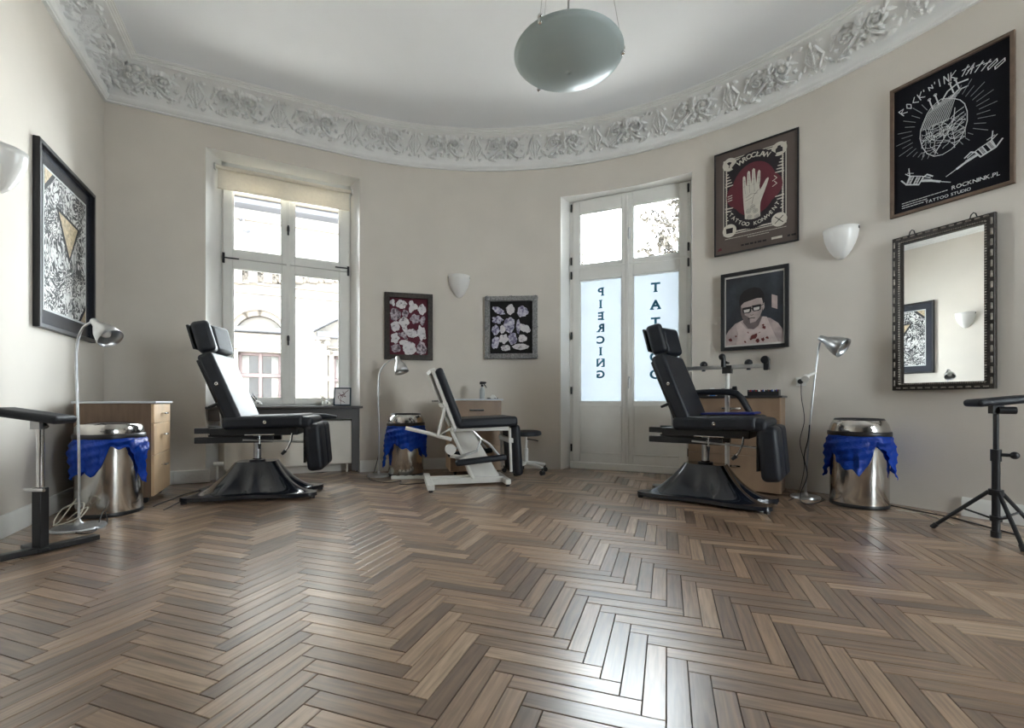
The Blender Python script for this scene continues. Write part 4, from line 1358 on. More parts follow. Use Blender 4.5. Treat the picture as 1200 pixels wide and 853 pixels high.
t, w, h = hang('framed_print', 'large black framed print of dotted swirls around a gold triangle on the left wall', 'picture',
               37.5, 105.5, (158, 228), (385, 399.5), .03, .04, M_['black_frame'], M_['navy_mat'])
A = Art(t, w, h)
def inset(A, iu, iv): return A.poly([(iu, 1 - iv), (1 - iu, 1 - iv), (1 - iu, iv), (iu, iv)])
m = MB().flat(inset(A, .125, .105), A.y()); m.build('white_line', M_['white_ink'], t, smooth=False)
m = MB().flat(inset(A, .14, .117), A.y()); m.build('swirl_field', M_['swirl'], t, smooth=False)
y_ = A.y()
m = MB().flat(A.poly([(.31, .27), (.54, .565), (.74, .31)]), y_); m.build('triangle_shadow', M_['ink'], t, smooth=False)
y_ = A.y()
m = MB().flat(A.poly([(.36, .295), (.55, .525), (.70, .32)]), y_); m.build('gold_triangle', M_['gold'], t, smooth=False)
for tri, sh in (([(.14, .117), (.14, .21), (.26, .117)], [(.14, .117), (.14, .245), (.31, .117)]),
                ([(.86, .883), (.86, .80), (.76, .883)], [(.86, .883), (.86, .77), (.72, .883)])):
    m = MB().flat(A.poly(sh), y_ + .0003); m.build('corner_shadow', M_['ink'], t, smooth=False)
    m = MB().flat(A.poly(tri), y_ - .0003); m.build('gold_corner', M_['gold'], t, smooth=False)

# --- two pictures of paper cut-outs
M_['maroon'] = pm('maroon_velvet', srgb(86, 26, 42), .85, var=.1)
M_['black_velvet'] = pm('black_velvet', (.010, .008, .008), .9, var=.1)
M_['cut_white'] = pm('cutout_drawing', (.8, .8, .8), .7, scale=34, detail=9, coord='Object',
                     ramp=[(.34, srgb(120, 112, 116)), (.43, srgb(208, 203, 206)), (.7, srgb(226, 222, 222))])
M_['cut_grey'] = pm('cutout_shaded_drawing', (.5, .5, .5), .7, scale=40, detail=9, coord='Object',
                    ramp=[(.40, srgb(86, 74, 82)), (.5, srgb(150, 136, 146)), (.66, srgb(196, 184, 190))])
M_['cut_violet'] = pm('cutout_violet_drawing', (.6, .6, .7), .7, scale=36, detail=9, coord='Object',
                      ramp=[(.40, srgb(108, 102, 130)), (.50, srgb(176, 172, 192)), (.66, srgb(214, 211, 220))])
M_['old_frame'] = pm('dark_carved_wood', srgb(50, 42, 36), .45, var=.5, scale=40, bump=.5, bscale=70)
M_['silver_frame'] = pm('silver_leaf', srgb(150, 150, 150), .38, .6, var=.4, scale=50, bump=.4, bscale=80)
M_['silver_dark'] = pm('tarnished_silver', srgb(84, 84, 86), .45, .5, var=.45, scale=50, bump=.5, bscale=80)
def cut_shape(kind, rx, rz, ang, rn):
    n = 40; pts = []
    K = {'blob': (.08, 3), 'star': (.13, 5), 'wing': (.26, 3), 'legs': (.26, 2), 'leaf': (0, 2), 'head': (.07, 4), 'bird': (.2, 3)}
    amp, fr = K[kind]; ph = rn.uniform(0, 6.28); ph2 = rn.uniform(0, 6.28)
    for i in range(n):
        a = 2 * PI * i / n
        r = 1 - amp * .5 + amp * math.cos(fr * a + ph) + .05 * math.cos(7 * a + ph2) + .03 * math.cos(13 * a + ph)
        x, z = rx * r * math.cos(a), rz * r * math.sin(a)
        if kind == 'leaf': z *= abs(math.sin(a)) ** .5
        pts.append((x * math.cos(ang) - z * math.sin(ang), x * math.sin(ang) + z * math.cos(ang)))
    return pts
def cutouts(t, w, h, box, blobs, mats, seed):
    rn = random.Random(seed); bx0, by0, bx1, by1 = box; A = Art(t, w, h); y = A.y()
    for cx, cy, rx, ry, kind, mt, an in blobs:
        X, Z = A.p((cx - bx0) / (bx1 - bx0), (cy - by0) / (by1 - by0))
        kx, kz = w / (bx1 - bx0), h / (by1 - by0)
        pts = [(X + q[0], Z + q[1]) for q in cut_shape(kind, rx * kx, ry * kz, an, rn)]
        m = MB().prism(pts, y - .0025, y); m.build('paper_cutout', mats[mt], t, smooth=False)
t, w, h = hang('cutout_picture', 'dark carved frame holding white paper cut-outs on maroon ground beside the tall window', 'picture',
               450.5, 507, (342, 346), (420.5, 423), .06, .035, M_['old_frame'], M_['maroon'], group='pictures of paper cut-outs')
cutouts(t, w, h, (52, 60, 560, 795),
        [(135, 170, 30, 38, 'bird', 0, .3), (228, 185, 58, 50, 'head', 0, 0), (345, 205, 66, 52, 'wing', 0, 1.5), (445, 232, 44, 60, 'head', 0, 0),
         (165, 300, 58, 72, 'blob', 1, 0), (268, 285, 34, 44, 'head', 1, .2), (372, 340, 55, 55, 'star', 1, 0), (452, 355, 26, 56, 'blob', 1, -.2),
         (255, 380, 55, 58, 'head', 0, 0), (165, 430, 48, 58, 'head', 0, 0), (268, 465, 26, 44, 'bird', 0, .3), (342, 500, 48, 76, 'leaf', 0, 1.5),
         (440, 495, 48, 84, 'star', 0, .2), (162, 560, 45, 62, 'star', 0, 0), (248, 525, 58, 34, 'wing', 1, -.6), (250, 602, 50, 27, 'blob', 0, .2),
         (172, 670, 52, 46, 'head', 1, 0), (312, 668, 74, 76, 'head', 0, .4), (440, 665, 54, 78, 'blob', 1, 0)],
        (M_['cut_white'], M_['cut_grey']), 5)
t, w, h = hang('cutout_picture', 'silver ornate frame holding violet-white paper cut-outs on black ground', 'picture',
               568.5, 630, (348, 347), (420.5, 420.5), .062, .04, M_['silver_frame'], M_['black_velvet'], group='pictures of paper cut-outs')
cutouts(t, w, h, (85, 75, 700, 805),
        [(245, 240, 84, 36, 'leaf', 2, -.5), (383, 228, 50, 62, 'head', 0, 0), (525, 255, 66, 66, 'blob', 2, 0), (232, 348, 66, 46, 'star', 2, 0),
         (372, 410, 64, 96, 'blob', 2, 0), (475, 430, 25, 86, 'leaf', 2, 0), (550, 450, 52, 76, 'legs', 0, .5), (210, 468, 46, 60, 'head', 2, 0),
         (292, 460, 33, 50, 'blob', 0, 0), (208, 615, 44, 76, 'head', 2, -.2), (305, 572, 58, 56, 'star', 0, .3), (410, 570, 52, 72, 'head', 2, 0),
         (525, 568, 52, 46, 'blob', 0, 0), (328, 678, 58, 36, 'head', 0, 0), (502, 665, 100, 36, 'leaf', 0, 0)],
        (M_['cut_white'], M_['cut_grey'], M_['cut_violet']), 8)
# carved corners and centre pieces of the silver frame
for cx in (-1, 0, 1):
    for cz in (0, .5, 1):
        if cx == 0 and cz == .5: continue
        m = MB(); x, z = cx * (w / 2 - .028), .028 + cz * (h - .056)
        for k in range(9):
            a = 2 * PI * k / 9
            m.ball((x + .022 * math.cos(a), -.042, z + .022 * math.sin(a)), .011, (1.2, .7, 1.2), 8, 5)
        m.ball((x, -.044, z), .014, n=10, m=6)
        m.build('carved_rosette', M_['silver_frame'], t)
for z0, z1, x0, x1 in ((.052, .062, -w / 2 + .052, w / 2 - .052), (h - .062, h - .052, -w / 2 + .052, w / 2 - .052),
                       (.062, h - .062, -w / 2 + .052, -w / 2 + .062), (.062, h - .062, w / 2 - .062, w / 2 - .052)):
    MB().bx(x0, x1, -.045, -.03, z0, z1).build('inner_slip', M_['silver_frame'], t, bevel=.003)

# --- convention poster with a hand
M_['taupe'] = pm('taupe_poster_paper', srgb(88, 76, 70), .55, var=.05)
M_['panel_ink'] = pm('plum_black_ink', srgb(26, 18, 24), .55, var=.08)
M_['wine'] = pm('wine_red_ink', srgb(92, 26, 40), .55, var=.08)
M_['cream_ink'] = pm('cream_ink', srgb(202, 196, 184), .55, var=.06, scale=30)
t, w, h = hang('convention_poster', 'thin black framed poster of a raised tattooed hand on wine red ground', 'poster',
               838.5, 937, (183.5, 151.5), (301.5, 283.5), .012, .025, M_['black_frame'], M_['taupe'], dyaw=R(2.5), z_back=.018)
A = Art(t, w, h)
m = MB().flat(A.poly([(.115, .815), (.865, .815), (.865, .085), (.115, .085)]), A.y()); m.build('white_border', M_['cream_ink'], t, smooth=False)
m = MB().flat(A.poly([(.125, .807), (.855, .807), (.855, .093), (.125, .093)]), A.y()); m.build('dark_panel', M_['panel_ink'], t, smooth=False)
y_ = A.y(); m = MB()
for k in range(34):
    v = .20 + .52 * k / 33
    for u in (.155, .825): m.flat(A.ell(u, v, .011, n=8), y_)
for k in range(24):
    u = .28 + .42 * k / 23
    for v in (.107, .792): m.flat(A.ell(u, v, .011, n=8), y_)
m.build('dotted_border', M_['cream_ink'], t, smooth=False)
y_ = A.y(); m = MB()
m.flat(A.ell(.49, .45, .335, .17), y_); m.flat(A.ell(.49, .43, .27, .25), y_ - .0003)
m.build('red_ground', M_['wine'], t, smooth=False)
y_ = A.y(); m = MB()
for su in (-1, 1):
    for sv in (-1, 1):
        for k in range(5):
            a0 = .06 + .05 * k
            u0, v0 = .49 + su * (.35 - .004 * k), .45 + sv * (.10 + .028 * k)
            m.flat(A.poly([(u0, v0), (u0 - su * (.10 - .018 * k), v0 + sv * .006), (u0 - su * (.10 - .018 * k), v0 + sv * .014), (u0, v0 + sv * .014)]), y_)
for k in range(3):
    u0 = .17 + .0 * k; v0 = .44 + .022 * k
    m.flat(A.poly([(u0, v0), (u0 + .06, v0 - .006), (u0 + .06, v0 + .001), (u0, v0 + .007)]), y_)
for k in range(2):
    v0 = .41 + .05 * k
    m.stroke([A.p(.71, v0), A.p(.76, v0 - .02), A.p(.73, v0 - .045)], .006, y_)
m.build('rays', M_['cream_ink'], t, smooth=False)
y_ = A.y()
hand = [(.385, .745), (.385, .66), (.375, .60), (.37, .55), (.365, .49), (.362, .42), (.360, .34), (.362, .295), (.378, .288), (.392, .30), (.402, .38),
        (.410, .39), (.412, .33), (.416, .265), (.430, .250), (.448, .262), (.455, .33), (.462, .38), (.470, .33), (.474, .255), (.490, .238), (.508, .252),
        (.514, .33), (.522, .39), (.530, .35), (.540, .285), (.555, .268), (.572, .285), (.570, .36), (.562, .43), (.570, .455), (.60, .42), (.635, .375), (.660, .362),
        (.668, .375), (.650, .42), (.620, .48), (.590, .535), (.572, .575), (.568, .62), (.572, .745)]
m = MB().flat(A.poly(hand), y_); m.build('hand_print', M_['cream_ink'], t, smooth=False)
y_ = A.y(); m = MB()
for u, v0, v1 in ((.378, .32, .46), (.433, .28, .46), (.490, .27, .46), (.553, .30, .46)):
    m.stroke([A.p(u, v0), A.p(u + .012, v1)], .002, y_)
    for v in (.34, .39): m.stroke([A.p(u - .012, v), A.p(u + .014, v)], .002, y_)
m.stroke([A.p(.40, .50), A.p(.46, .475), A.p(.54, .48)], .003, y_); m.stroke([A.p(.55, .45), A.p(.49, .50), A.p(.47, .57)], .003, y_)
m.stroke([A.p(.39, .53), A.p(.47, .51)], .003, y_)
for u, v in ((.43, .63), (.51, .64), (.44, .69), (.53, .70), (.48, .60), (.41, .73), (.48, .735)):
    for r in (.030, .018, .008): m.stroke(A.ell(u, v, r, n=12), .0022, y_, closed=True)
m.build('hand_lines', M_['panel_ink'], t, smooth=False)
y_ = A.y()
for u, v in ((.195, .135), (.785, .135), (.785, .775), (.195, .775)):
    m = MB().flat(A.ell(u, v, .088), y_); m.build('white_disc', M_['cream_ink'], t, smooth=False)
y2 = A.y(); m = MB()
m.flat(A.poly([(.16, .115), (.19, .108), (.225, .12), (.21, .135), (.185, .14)]), y2); m.stroke([A.p(.20, .13), A.p(.19, .165)], .008, y2)
m.flat(A.poly([(.745, .165), (.825, .165), (.825, .13), (.805, .12), (.80, .105), (.77, .105), (.765, .12), (.745, .13)]), y2)
m.flat(A.poly([(.155, .80), (.235, .80), (.24, .75), (.15, .75)]), y2)
m.stroke([A.p(.74, .805), A.p(.83, .745)], .007, y2); m.stroke([A.p(.74, .745), A.p(.83, .805)], .007, y2)
m.build('disc_icons', M_['panel_ink'], t, smooth=False)
y_ = A.y(); m = MB(); cx, cz = A.p(.49, .46)
m.flat(A.ell(.49, .46, .40, .385, a0=R(48), a1=R(132)) + A.ell(.49, .46, .30, .305, a0=R(48), a1=R(132))[::-1], y_)
m.build('text_ribbon', M_['panel_ink'], t, smooth=False); m = MB()
m.flat(A.ell(.49, .40, .40, .40, a0=R(214), a1=R(326)) + A.ell(.49, .40, .30, .315, a0=R(214), a1=R(326))[::-1], y_)
m.build('text_ribbon', M_['panel_ink'], t, smooth=False)
y_ = A.y(); m = MB()
for i, ch_ in enumerate('WROCŁAW'):
    a = R(116 - 52 * i / 6); put_glyph(m, ch_, cx + .345 * w * math.cos(a) * 1.02, cz + .345 * h * math.sin(a), .058 * w * 1.55, y_, rot=(a - PI / 2) * .8, bold=.02)
m.build('upper_lettering', M_['cream_ink'], t, smooth=False); m = MB()
cz2 = A.p(.49, .40)[1]
for i, ch_ in enumerate('TATTOO KONWENT'):
    if ch_ == ' ': continue
    a = R(219 + 102 * i / 13); put_glyph(m, ch_, cx + .355 * w * math.cos(a) * 1.0, cz2 + .357 * h * math.sin(a), .05 * w * 1.32, y_, rot=(a - 1.5 * PI) * .9, bold=.02)
m.build('lower_lettering', M_['cream_ink'], t, smooth=False)
y_ = A.y(); m = MB(); rn = random.Random(2)
for v, u0, u1 in ((.852, .14, .86), (.872, .42, .66)):
    u = u0
    while u < u1:
        l = rn.uniform(.012, .035); m.stroke([A.p(u, v), A.p(u + l, v)], .005, y_); u += l + .008
    m.build('small_print', M_['cream_ink'], t, smooth=False); m = MB()
m.flat(A.poly([(.70, .945), (.82, .945), (.82, .925), (.70, .925)]), y_)
m.build('sponsor_label', M_['cream_ink'], t, smooth=False)
m = MB(); u = .34
while u < .94:
    l = rn.uniform(.02, .05); m.flat(A.poly([(u, .947), (u + l, .947), (u + l, .93), (u, .93)]), y_) if not (.66 < u + l and u < .83) else None; u += l + .012
    if m.v: m.build('sponsor_mark', M_['panel_ink'], t, smooth=False); m = MB()
m = MB().flat(A.poly([(.04, .955), (.10, .95), (.09, .925), (.06, .93)]), y_); m.build('red_mark', M_['wine'], t, smooth=False)

# --- black heart poster
M_['wood_frame'] = pm('brown_wood_frame', srgb(96, 78, 64), .5, var=.2, scale=12)
M_['poster_black'] = pm('black_poster_paper', (.006, .006, .009), .7, var=.1, spec=.15)
M_['grey_ink'] = pm('grey_ink', srgb(128, 132, 134), .6, var=.2, scale=60)
t, w, h = hang('heart_poster', 'black poster with a white engraved heart and crossed machines in a brown wooden frame', 'poster',
               1044.5, 1191, (107, 37), (255, 218), .024, .03, M_['wood_frame'], M_['poster_black'], dyaw=R(0))
A = Art(t, w, h)
SF = {'R': [[(0, 0), (0, 1), (.7, .8), (0, .5), (.7, 0)]], 'O': [[(.35, 0), (0, .5), (.35, 1), (.7, .5), (.35, 0)]], 'C': [[(.6, 1), (0, .5), (.6, 0)]],
      'K': [[(0, 0), (0, 1)], [(.65, 1), (0, .45), (.65, 0)]], "'": [[(.15, 1), (.1, .75)]], 'n': [[(0, .3), (0, .85), (.5, .35), (.5, .9)]],
      'I': [[(.1, 0), (.1, 1)]], 'N': [[(0, 0), (0, 1), (.6, 0), (.6, 1)]],
      'T': [[(.3, 0), (.5, 1)], [(0, .62), (.75, .80)]], 'A': [[(0, 0), (.35, 1), (.55, 0)], [(0, .4), (.6, .55)]], 'Q': [[(.0, .25), (.35, 1), (.65, .75), (.3, 0), (0, .25)]]}
y_ = A.y(); m = MB()
def run(text, u0, u1, size, slant=0.0):
    ws = [.62 if ch_ in "'I" else .95 for ch_ in text]; tot = sum(ws); u = u0
    for ch_, k in zip(text, ws):
        uc = u + (u1 - u0) * k / tot / 2; u += (u1 - u0) * k / tot
        v = .105 + .55 * (uc - .54) ** 2; rot = -math.atan(1.1 * (uc - .54) * h / w)
        X, Z = A.p(uc, v)
        for st in SF[ch_]:
            pts = [((x - .35) * size * .72 + (z - .5) * slant * size, (z - .5) * size) for x, z in st]
            m.stroke([(X + a * math.cos(rot) - b * math.sin(rot), Z + a * math.sin(rot) + b * math.cos(rot)) for a, b in pts], size * .10, y_)
run("ROCK'n'INK", .09, .575, .082 * w)
run("TATTQQ", .61, .92, .092 * w, .22)
m.build('title_lettering', M_['white_ink'], t, smooth=False)
# heart
y_ = A.y(); hc = [(.27, .46), (.275, .40), (.30, .35), (.33, .30), (.36, .27), (.40, .25), (.45, .235), (.50, .25), (.55, .27), (.60, .30), (.635, .34), (.655, .40), (.655, .47),
                  (.635, .53), (.59, .59), (.53, .625), (.46, .64), (.39, .63), (.33, .59), (.29, .53)]
m = MB().flat(A.poly(hc), y_); m.build('heart_ground', M_['poster_black'], t, smooth=False)
y_ = A.y(); m = MB(); rn = random.Random(4)
m.stroke(A.poly(hc), .005, y_, closed=True)
for k in range(16):        # great vessels
    u = .345 + .0145 * k
    m.stroke(A.poly([(u - .06, .41), (u - .035, .35), (u + .0, .30 - .0022 * k), (u + .05, .26 - .0022 * k)]), .0035, y_)
m.stroke(A.poly([(.46, .245), (.50, .20), (.58, .175), (.66, .18)]), .010, y_); m.stroke(A.poly([(.52, .26), (.58, .225), (.66, .225)]), .008, y_)
for u, v in ((.36, .20), (.41, .185), (.53, .15), (.575, .14)):
    m.stroke(A.poly([(u + .02, v + .08), (u, v + .03), (u - .01, v)]), .008, y_); m.stroke(A.ell(u - .01, v, .012, n=10), .004, y_, closed=True)
for k in range(70):       # veins and hatching
    u, v = rn.uniform(.31, .60), rn.uniform(.42, .58); pts = [(u, v)]
    a = rn.uniform(0, 6.28)
    for _ in range(5):
        a += rn.uniform(-.6, .6); u = min(.64, max(.285, u + .024 * math.cos(a))); v = min(.62, max(.40, v + .018 * math.sin(a))); pts.append((u, v))
    m.stroke(A.poly(pts), .0028, y_)
for k in range(7):
    m.stroke(A.poly([(.63, .36 + .035 * k), (.57, .375 + .035 * k), (.53, .40 + .03 * k)]), .0045, y_)
    m.stroke(A.poly([(.56, .34), (.55, .42), (.50, .50), (.44, .56), (.40, .61)]), .005, y_) if k == 0 else None
m.build('heart_engraving', M_['white_ink'], t, smooth=False)
y_ = A.y(); m = MB(); X0, Z0 = A.p(.465, .43)
for k in range(40):
    a = 2 * PI * k / 40 + .05
    if abs(math.sin(a)) > .93: continue
    r0, r1 = (.265, .36) if k % 2 else (.28, .41)
    if math.sin(a) < -.55: r1 = r0 + .05
    m.stroke([(X0 + r * w * math.cos(a), Z0 + r * w * math.sin(a) * 1.03) for r in (r0, r1)], .004, y_)
m.build('ray_lines', M_['grey_ink'], t, smooth=False)
y_ = A.y(); m = MB()
def machine(o, s, fl):
    def q(x, z): return (o[0] + fl * s * (x * .90 - z * .43), o[1] + s * (z * .90 + x * .43))
    S_ = lambda pts, wd=.006: m.stroke([q(*p_) for p_ in pts], wd, y_)
    S_([(-.9, .35), (-.5, .45), (-.35, .25), (-.3, -.25), (.5, -.3), (.95, -.05)], .009); S_([(-.8, .25), (-.2, .32), (.55, .30), (.9, .42)])
    for k in range(2):
        x = -.15 + .42 * k
        S_([(x, -.25), (x, .28)], .006); S_([(x + .2, -.25), (x + .2, .28)], .006)
        for j in range(6): S_([(x, -.2 + .085 * j), (x + .2, -.2 + .085 * j)], .004)
    S_([(.55, .30), (.75, .62), (.85, .80)], .006); S_([(.4, .5), (.8, .48)], .004); S_([(.5, -.3), (.55, .3)])
    S_([(-.35, .0), (-1.0, .05), (-1.5, .02)], .014); S_([(-1.5, .02), (-2.15, .0)], .005)
    S_([(-.4, .12), (-.95, .14)], .004)
machine(A.p(.78, .715), .15 * w, 1)
m.build('machine_drawing', M_['white_ink'], t, smooth=False)
m = MB(); machine(A.p(.235, .765), .15 * w, -1)
m.build('machine_drawing', M_['white_ink'], t, smooth=False)
y_ = A.y(); m = MB()
put_text(m, 'ROCKNINK.PL', .715 * w - w / 2, A.p(0, .903)[1], .056 * w, y_, bold=.01)
m.build('lower_lettering', M_['white_ink'], t, smooth=False); m = MB()
put_text(m, 'TATTOO STUDIO', .50 * w - w / 2, A.p(0, .948)[1], .044 * w, y_, bold=.01)
m.build('lower_lettering', M_['white_ink'], t, smooth=False); m = MB()
rn = random.Random(9)
for v, u0, u1 in ((.908, .11, .50), (.926, .11, .33), (.943, .11, .30)):
    u = u0
    while u < u1:
        l = rn.uniform(.012, .04); m.stroke([A.p(u, v), A.p(min(u1, u + l), v)], .005, y_); u += l + .008
    m.build('small_print', M_['white_ink'], t, smooth=False); m = MB()

# --- painted portrait
M_['p_bg'] = pm('dark_painted_ground', (.02, .02, .025), .4, scale=3.5, detail=4, ramp=[(.35, srgb(20, 21, 27)), (.6, srgb(46, 51, 60)), (.8, srgb(70, 78, 86))])
M_['p_skin'] = pm('painted_skin', srgb(172, 156, 152), .45, var=.25, scale=12)
M_['p_skin_d'] = pm('painted_skin_shade', srgb(104, 92, 92), .45, var=.25, scale=14)
M_['p_shirt'] = pm('painted_vest', srgb(196, 180, 176), .45, var=.12, scale=14)
M_['p_hair'] = pm('painted_hair', srgb(16, 14, 16), .45, var=.2)
M_['p_red'] = pm('painted_red', srgb(96, 30, 28), .45, var=.3, scale=30)
M_['p_light'] = pm('painted_glint', srgb(205, 202, 196), .45, var=.1)
t, w, h = hang('painted_portrait', 'dark painting of a man in glasses and a stained white vest in a black frame', 'picture',
               846, 925.5, (322.5, 310), (412.5, 406), .036, .03, M_['black_frame'], M_['p_light'], dyaw=R(2.5), z_back=.014)
A = Art(t, w, h)
m = MB().flat(inset(A, .062, .055), A.y()); m.build('cream_fillet', M_['p_light'], t, smooth=False)
m = MB().flat(inset(A, .078, .07), A.y()); m.build('painted_background', M_['p_bg'], t, smooth=False)
def lay(name, pts, mat): return MB().flat(A.poly(pts), A.y()).build(name, M_[mat], t, smooth=False)
lay('painted_window', [(.76, .50), (.84, .53), (.84, .37), (.76, .34)], 'p_skin')
lay('painted_shoulders', [(.078, .93), (.078, .80), (.12, .74), (.22, .66), (.34, .62), (.60, .60), (.74, .63), (.85, .70), (.91, .78), (.922, .93)], 'p_skin')
lay('painted_vest', [(.24, .93), (.27, .80), (.235, .68), (.30, .64), (.40, .74), (.50, .755), (.58, .72), (.63, .60), (.69, .61), (.74, .72), (.85, .93)], 'p_shirt')
lay('painted_neck', [(.34, .65), (.42, .735), (.50, .75), (.57, .71), (.62, .61), (.58, .52), (.36, .54)], 'p_skin_d')
lay('painted_face', [(.305, .44), (.31, .54), (.335, .60), (.38, .655), (.45, .67), (.53, .655), (.59, .60), (.625, .53), (.635, .42), (.62, .35), (.55, .31), (.40, .33), (.33, .38)], 'p_skin')
lay('painted_cheek_shade', [(.305, .44), (.31, .54), (.335, .60), (.38, .655), (.45, .67), (.44, .60), (.37, .56), (.34, .48)], 'p_skin_d')
lay('painted_ear', [(.625, .45), (.655, .43), (.66, .49), (.635, .53)], 'p_skin')
lay('painted_hair', [(.295, .47), (.285, .38), (.30, .31), (.35, .26), (.43, .23), (.52, .225), (.60, .25), (.645, .31), (.655, .39), (.635, .42), (.62, .37), (.55, .365), (.45, .385), (.36, .40), (.32, .43)], 'p_hair')
y_ = A.y(); m = MB()
for u, v in ((.405, .50), (.545, .485)):
    m.flat(A.poly([(u - .068, v - .034), (u + .066, v - .04), (u + .062, v + .026), (u + .03, v + .04), (u - .045, v + .042), (u - .066, v + .02)]), y_)
m.stroke(A.poly([(.46, .49), (.49, .487)]), .008, y_); m.stroke(A.poly([(.60, .47), (.645, .45)]), .006, y_)
m.stroke(A.poly([(.42, .615), (.47, .605), (.52, .61)]), .007, y_); m.stroke(A.poly([(.45, .565), (.475, .572), (.50, .565)]), .004, y_)
m.build('painted_glasses', M_['p_hair'], t, smooth=False)
y_ = A.y(); m = MB()
for u, v in ((.40, .508), (.545, .493)):
    m.flat(A.poly([(u - .045, v - .012), (u + .045, v - .018), (u + .04, v + .014), (u + .01, v + .022), (u - .038, v + .022)]), y_)
    m.build('painted_lens_glint', M_['p_light'], t, smooth=False); m = MB()

y_ = A.y(); rn = random.Random(12); m = MB()
for u, v, r in ((.50, .845, .036), (.53, .83, .028), (.47, .87, .02), (.66, .74, .024), (.645, .71, .018), (.42, .79, .012), (.56, .90, .03), (.64, .885, .026), (.70, .87, .02),
                (.15, .86, .03), (.24, .82, .016), (.38, .90, .018), (.585, .80, .01)):
    m.flat([(q[0] + rn.uniform(-.006, .006), q[1] + rn.uniform(-.006, .006)) for q in A.ell(u, v, r, n=12)], y_); y_ -= .0001
    m.build('painted_stain', M_['p_red'], t, smooth=False); m = MB()

# --- mirror
M_['mirror_frame'] = pm('dark_bronze_frame', srgb(44, 38, 34), .4, .3, var=.4, scale=30, bump=.4, bscale=60)
M_['mirror_bead'] = pm('worn_silver_bead', srgb(138, 130, 122), .35, .7, var=.4, scale=40)
t, w, h = hang('wall_mirror', 'rectangular mirror in a dark beaded frame below the black heart poster', 'mirror',
               1049.5, 1170, (281, 250), (457.5, 455.5), .055, .04, M_['mirror_frame'], M_['mirror'], dyaw=MIR_YAW, z_back=.012)
m = MB(); ww = .055
def seg(x0, z0, x1, z1, nn):
    for k in range(nn):
        f = (k + .5) / nn
        m.box((x0 + (x1 - x0) * f, -.042, z0 + (z1 - z0) * f), ((abs(x1 - x0) / nn * .62 if x0 != x1 else .011), .012, (abs(z1 - z0) / nn * .62 if z0 != z1 else .011)))
for x in (-w / 2 + .016, w / 2 - .016): seg(x, .02, x, h - .02, 16)
for z in (.016, h - .016): seg(-w / 2 + .02, z, w / 2 - .02, z, 12)
o = m.build('outer_beading', M_['mirror_bead'], t, bevel=.003); o['kind'] = 'stuff'
m = MB()
for k in range(60):
    f = k / 59
    for x in (-w / 2 + .046, w / 2 - .046): m.ball((x, -.041, .05 + (h - .1) * f), .006, n=6, m=4)
for k in range(40):
    f = k / 39
    for z in (.046, h - .046): m.ball((-w / 2 + .05 + (w - .1) * f, -.041, z), .006, n=6, m=4)
o = m.build('inner_beading', M_['mirror_bead'], t); o['kind'] = 'stuff'
for x in (-w * .3, w * .3):
    m = MB(); m.tube([(x - .02, -.012, h), (x - .012, -.012, h + .03), (x, -.012, h + .04), (x + .012, -.012, h + .03), (x + .02, -.012, h)], .004, 6); m.build('hanging_loop', M_['black_metal'], t)
# ------------------------------------------------------------------ wall sconces
def sconce(label, px, py, sc_=1.0, s=None):
    s = s_of_px(px) if s is None else s
    p, tg, nn = WP(s)
    z = CAMH + (HOR - py) / FPX * p.y
    t = thing('wall_sconce', label, 'wall lamp', (p.x, p.y, z), math.atan2(tg.y, tg.x), 'white bowl wall sconces')
    prof = [(.004, -.155), (.025, -.148), (.052, -.122), (.080, -.08), (.104, -.03), (.120, .02), (.128, .07), (.130, .105)]
    m = MB(); m.lathe([(r * sc_, zz * sc_) for r, zz in prof], 28, a0=PI, a1=2 * PI); m.build('bowl', M_['opal'], t, solid=.006)
    m = MB(); m.bx(-.05, .05, -.02, -.001, -.05, .06); m.build('wall_plate', M_['socket'], t)
    m = MB(); m.cyl((0, -.05, -.02), (0, -.05, .03), .022); m.ball((0, -.05, .055), .03); m.build('bulb', M_['opal'], t)
    for sx in (-1, 1):
        m = MB(); m.box((sx * .127 * sc_, -.012, .085 * sc_), (.012, .02, .022)); m.build('clip', M_['black_metal'], t)
sconce('white bowl sconce between the two pictures of paper cut-outs', 538, 334)
sconce('white bowl sconce above and left of the mirror', 986, 283)
sconce('white bowl sconce on the left wall nearest the camera', 0, 195, s=s_of_px(-4))

# ------------------------------------------------------------------ pendant lamp
def pend_glass():
    m = bpy.data.materials.new('frosted_pendant_glass'); m.use_nodes = True
    nt = m.node_tree; N = nt.nodes; L = nt.links
    b = N['Principled BSDF']; b.inputs['Base Color'].default_value = (*srgb(214, 224, 224), 1); b.inputs['Roughness'].default_value = .35
    tr = N.new('ShaderNodeBsdfTranslucent')
    nz = N.new('ShaderNodeTexNoise'); nz.inputs['Scale'].default_value = 3
    rp = N.new('ShaderNodeValToRGB'); rp.color_ramp.elements[0].color = (*srgb(200, 212, 212), 1); rp.color_ramp.elements[1].color = (*srgb(222, 232, 232), 1)
    L.new(nz.outputs[0], rp.inputs[0]); L.new(rp.outputs[0], tr.inputs[0])
    mx = N.new('ShaderNodeMixShader'); mx.inputs[0].default_value = .45
    L.new(b.outputs[0], mx.inputs[1]); L.new(tr.outputs[0], mx.inputs[2]); L.new(mx.outputs[0], N['Material Output'].inputs[0])
    return m
M_['pend'] = pend_glass()
HR = 1.73; RB = .27
t = thing('pendant_lamp', 'round frosted glass bowl pendant hanging on thin wires from the ceiling', 'ceiling lamp', (.282, 2.275, CAMH + HR))
m = MB(); K = 12; rs = .46
prof = []
dep = .085; rs = (RB * RB + dep * dep) / (2 * dep)
for i in range(K + 1):
    r = RB * i / K; prof.append((max(.0005, r), rs - dep - math.sqrt(rs * rs - r * r)))
prof = [(r, z) for r, z in prof]
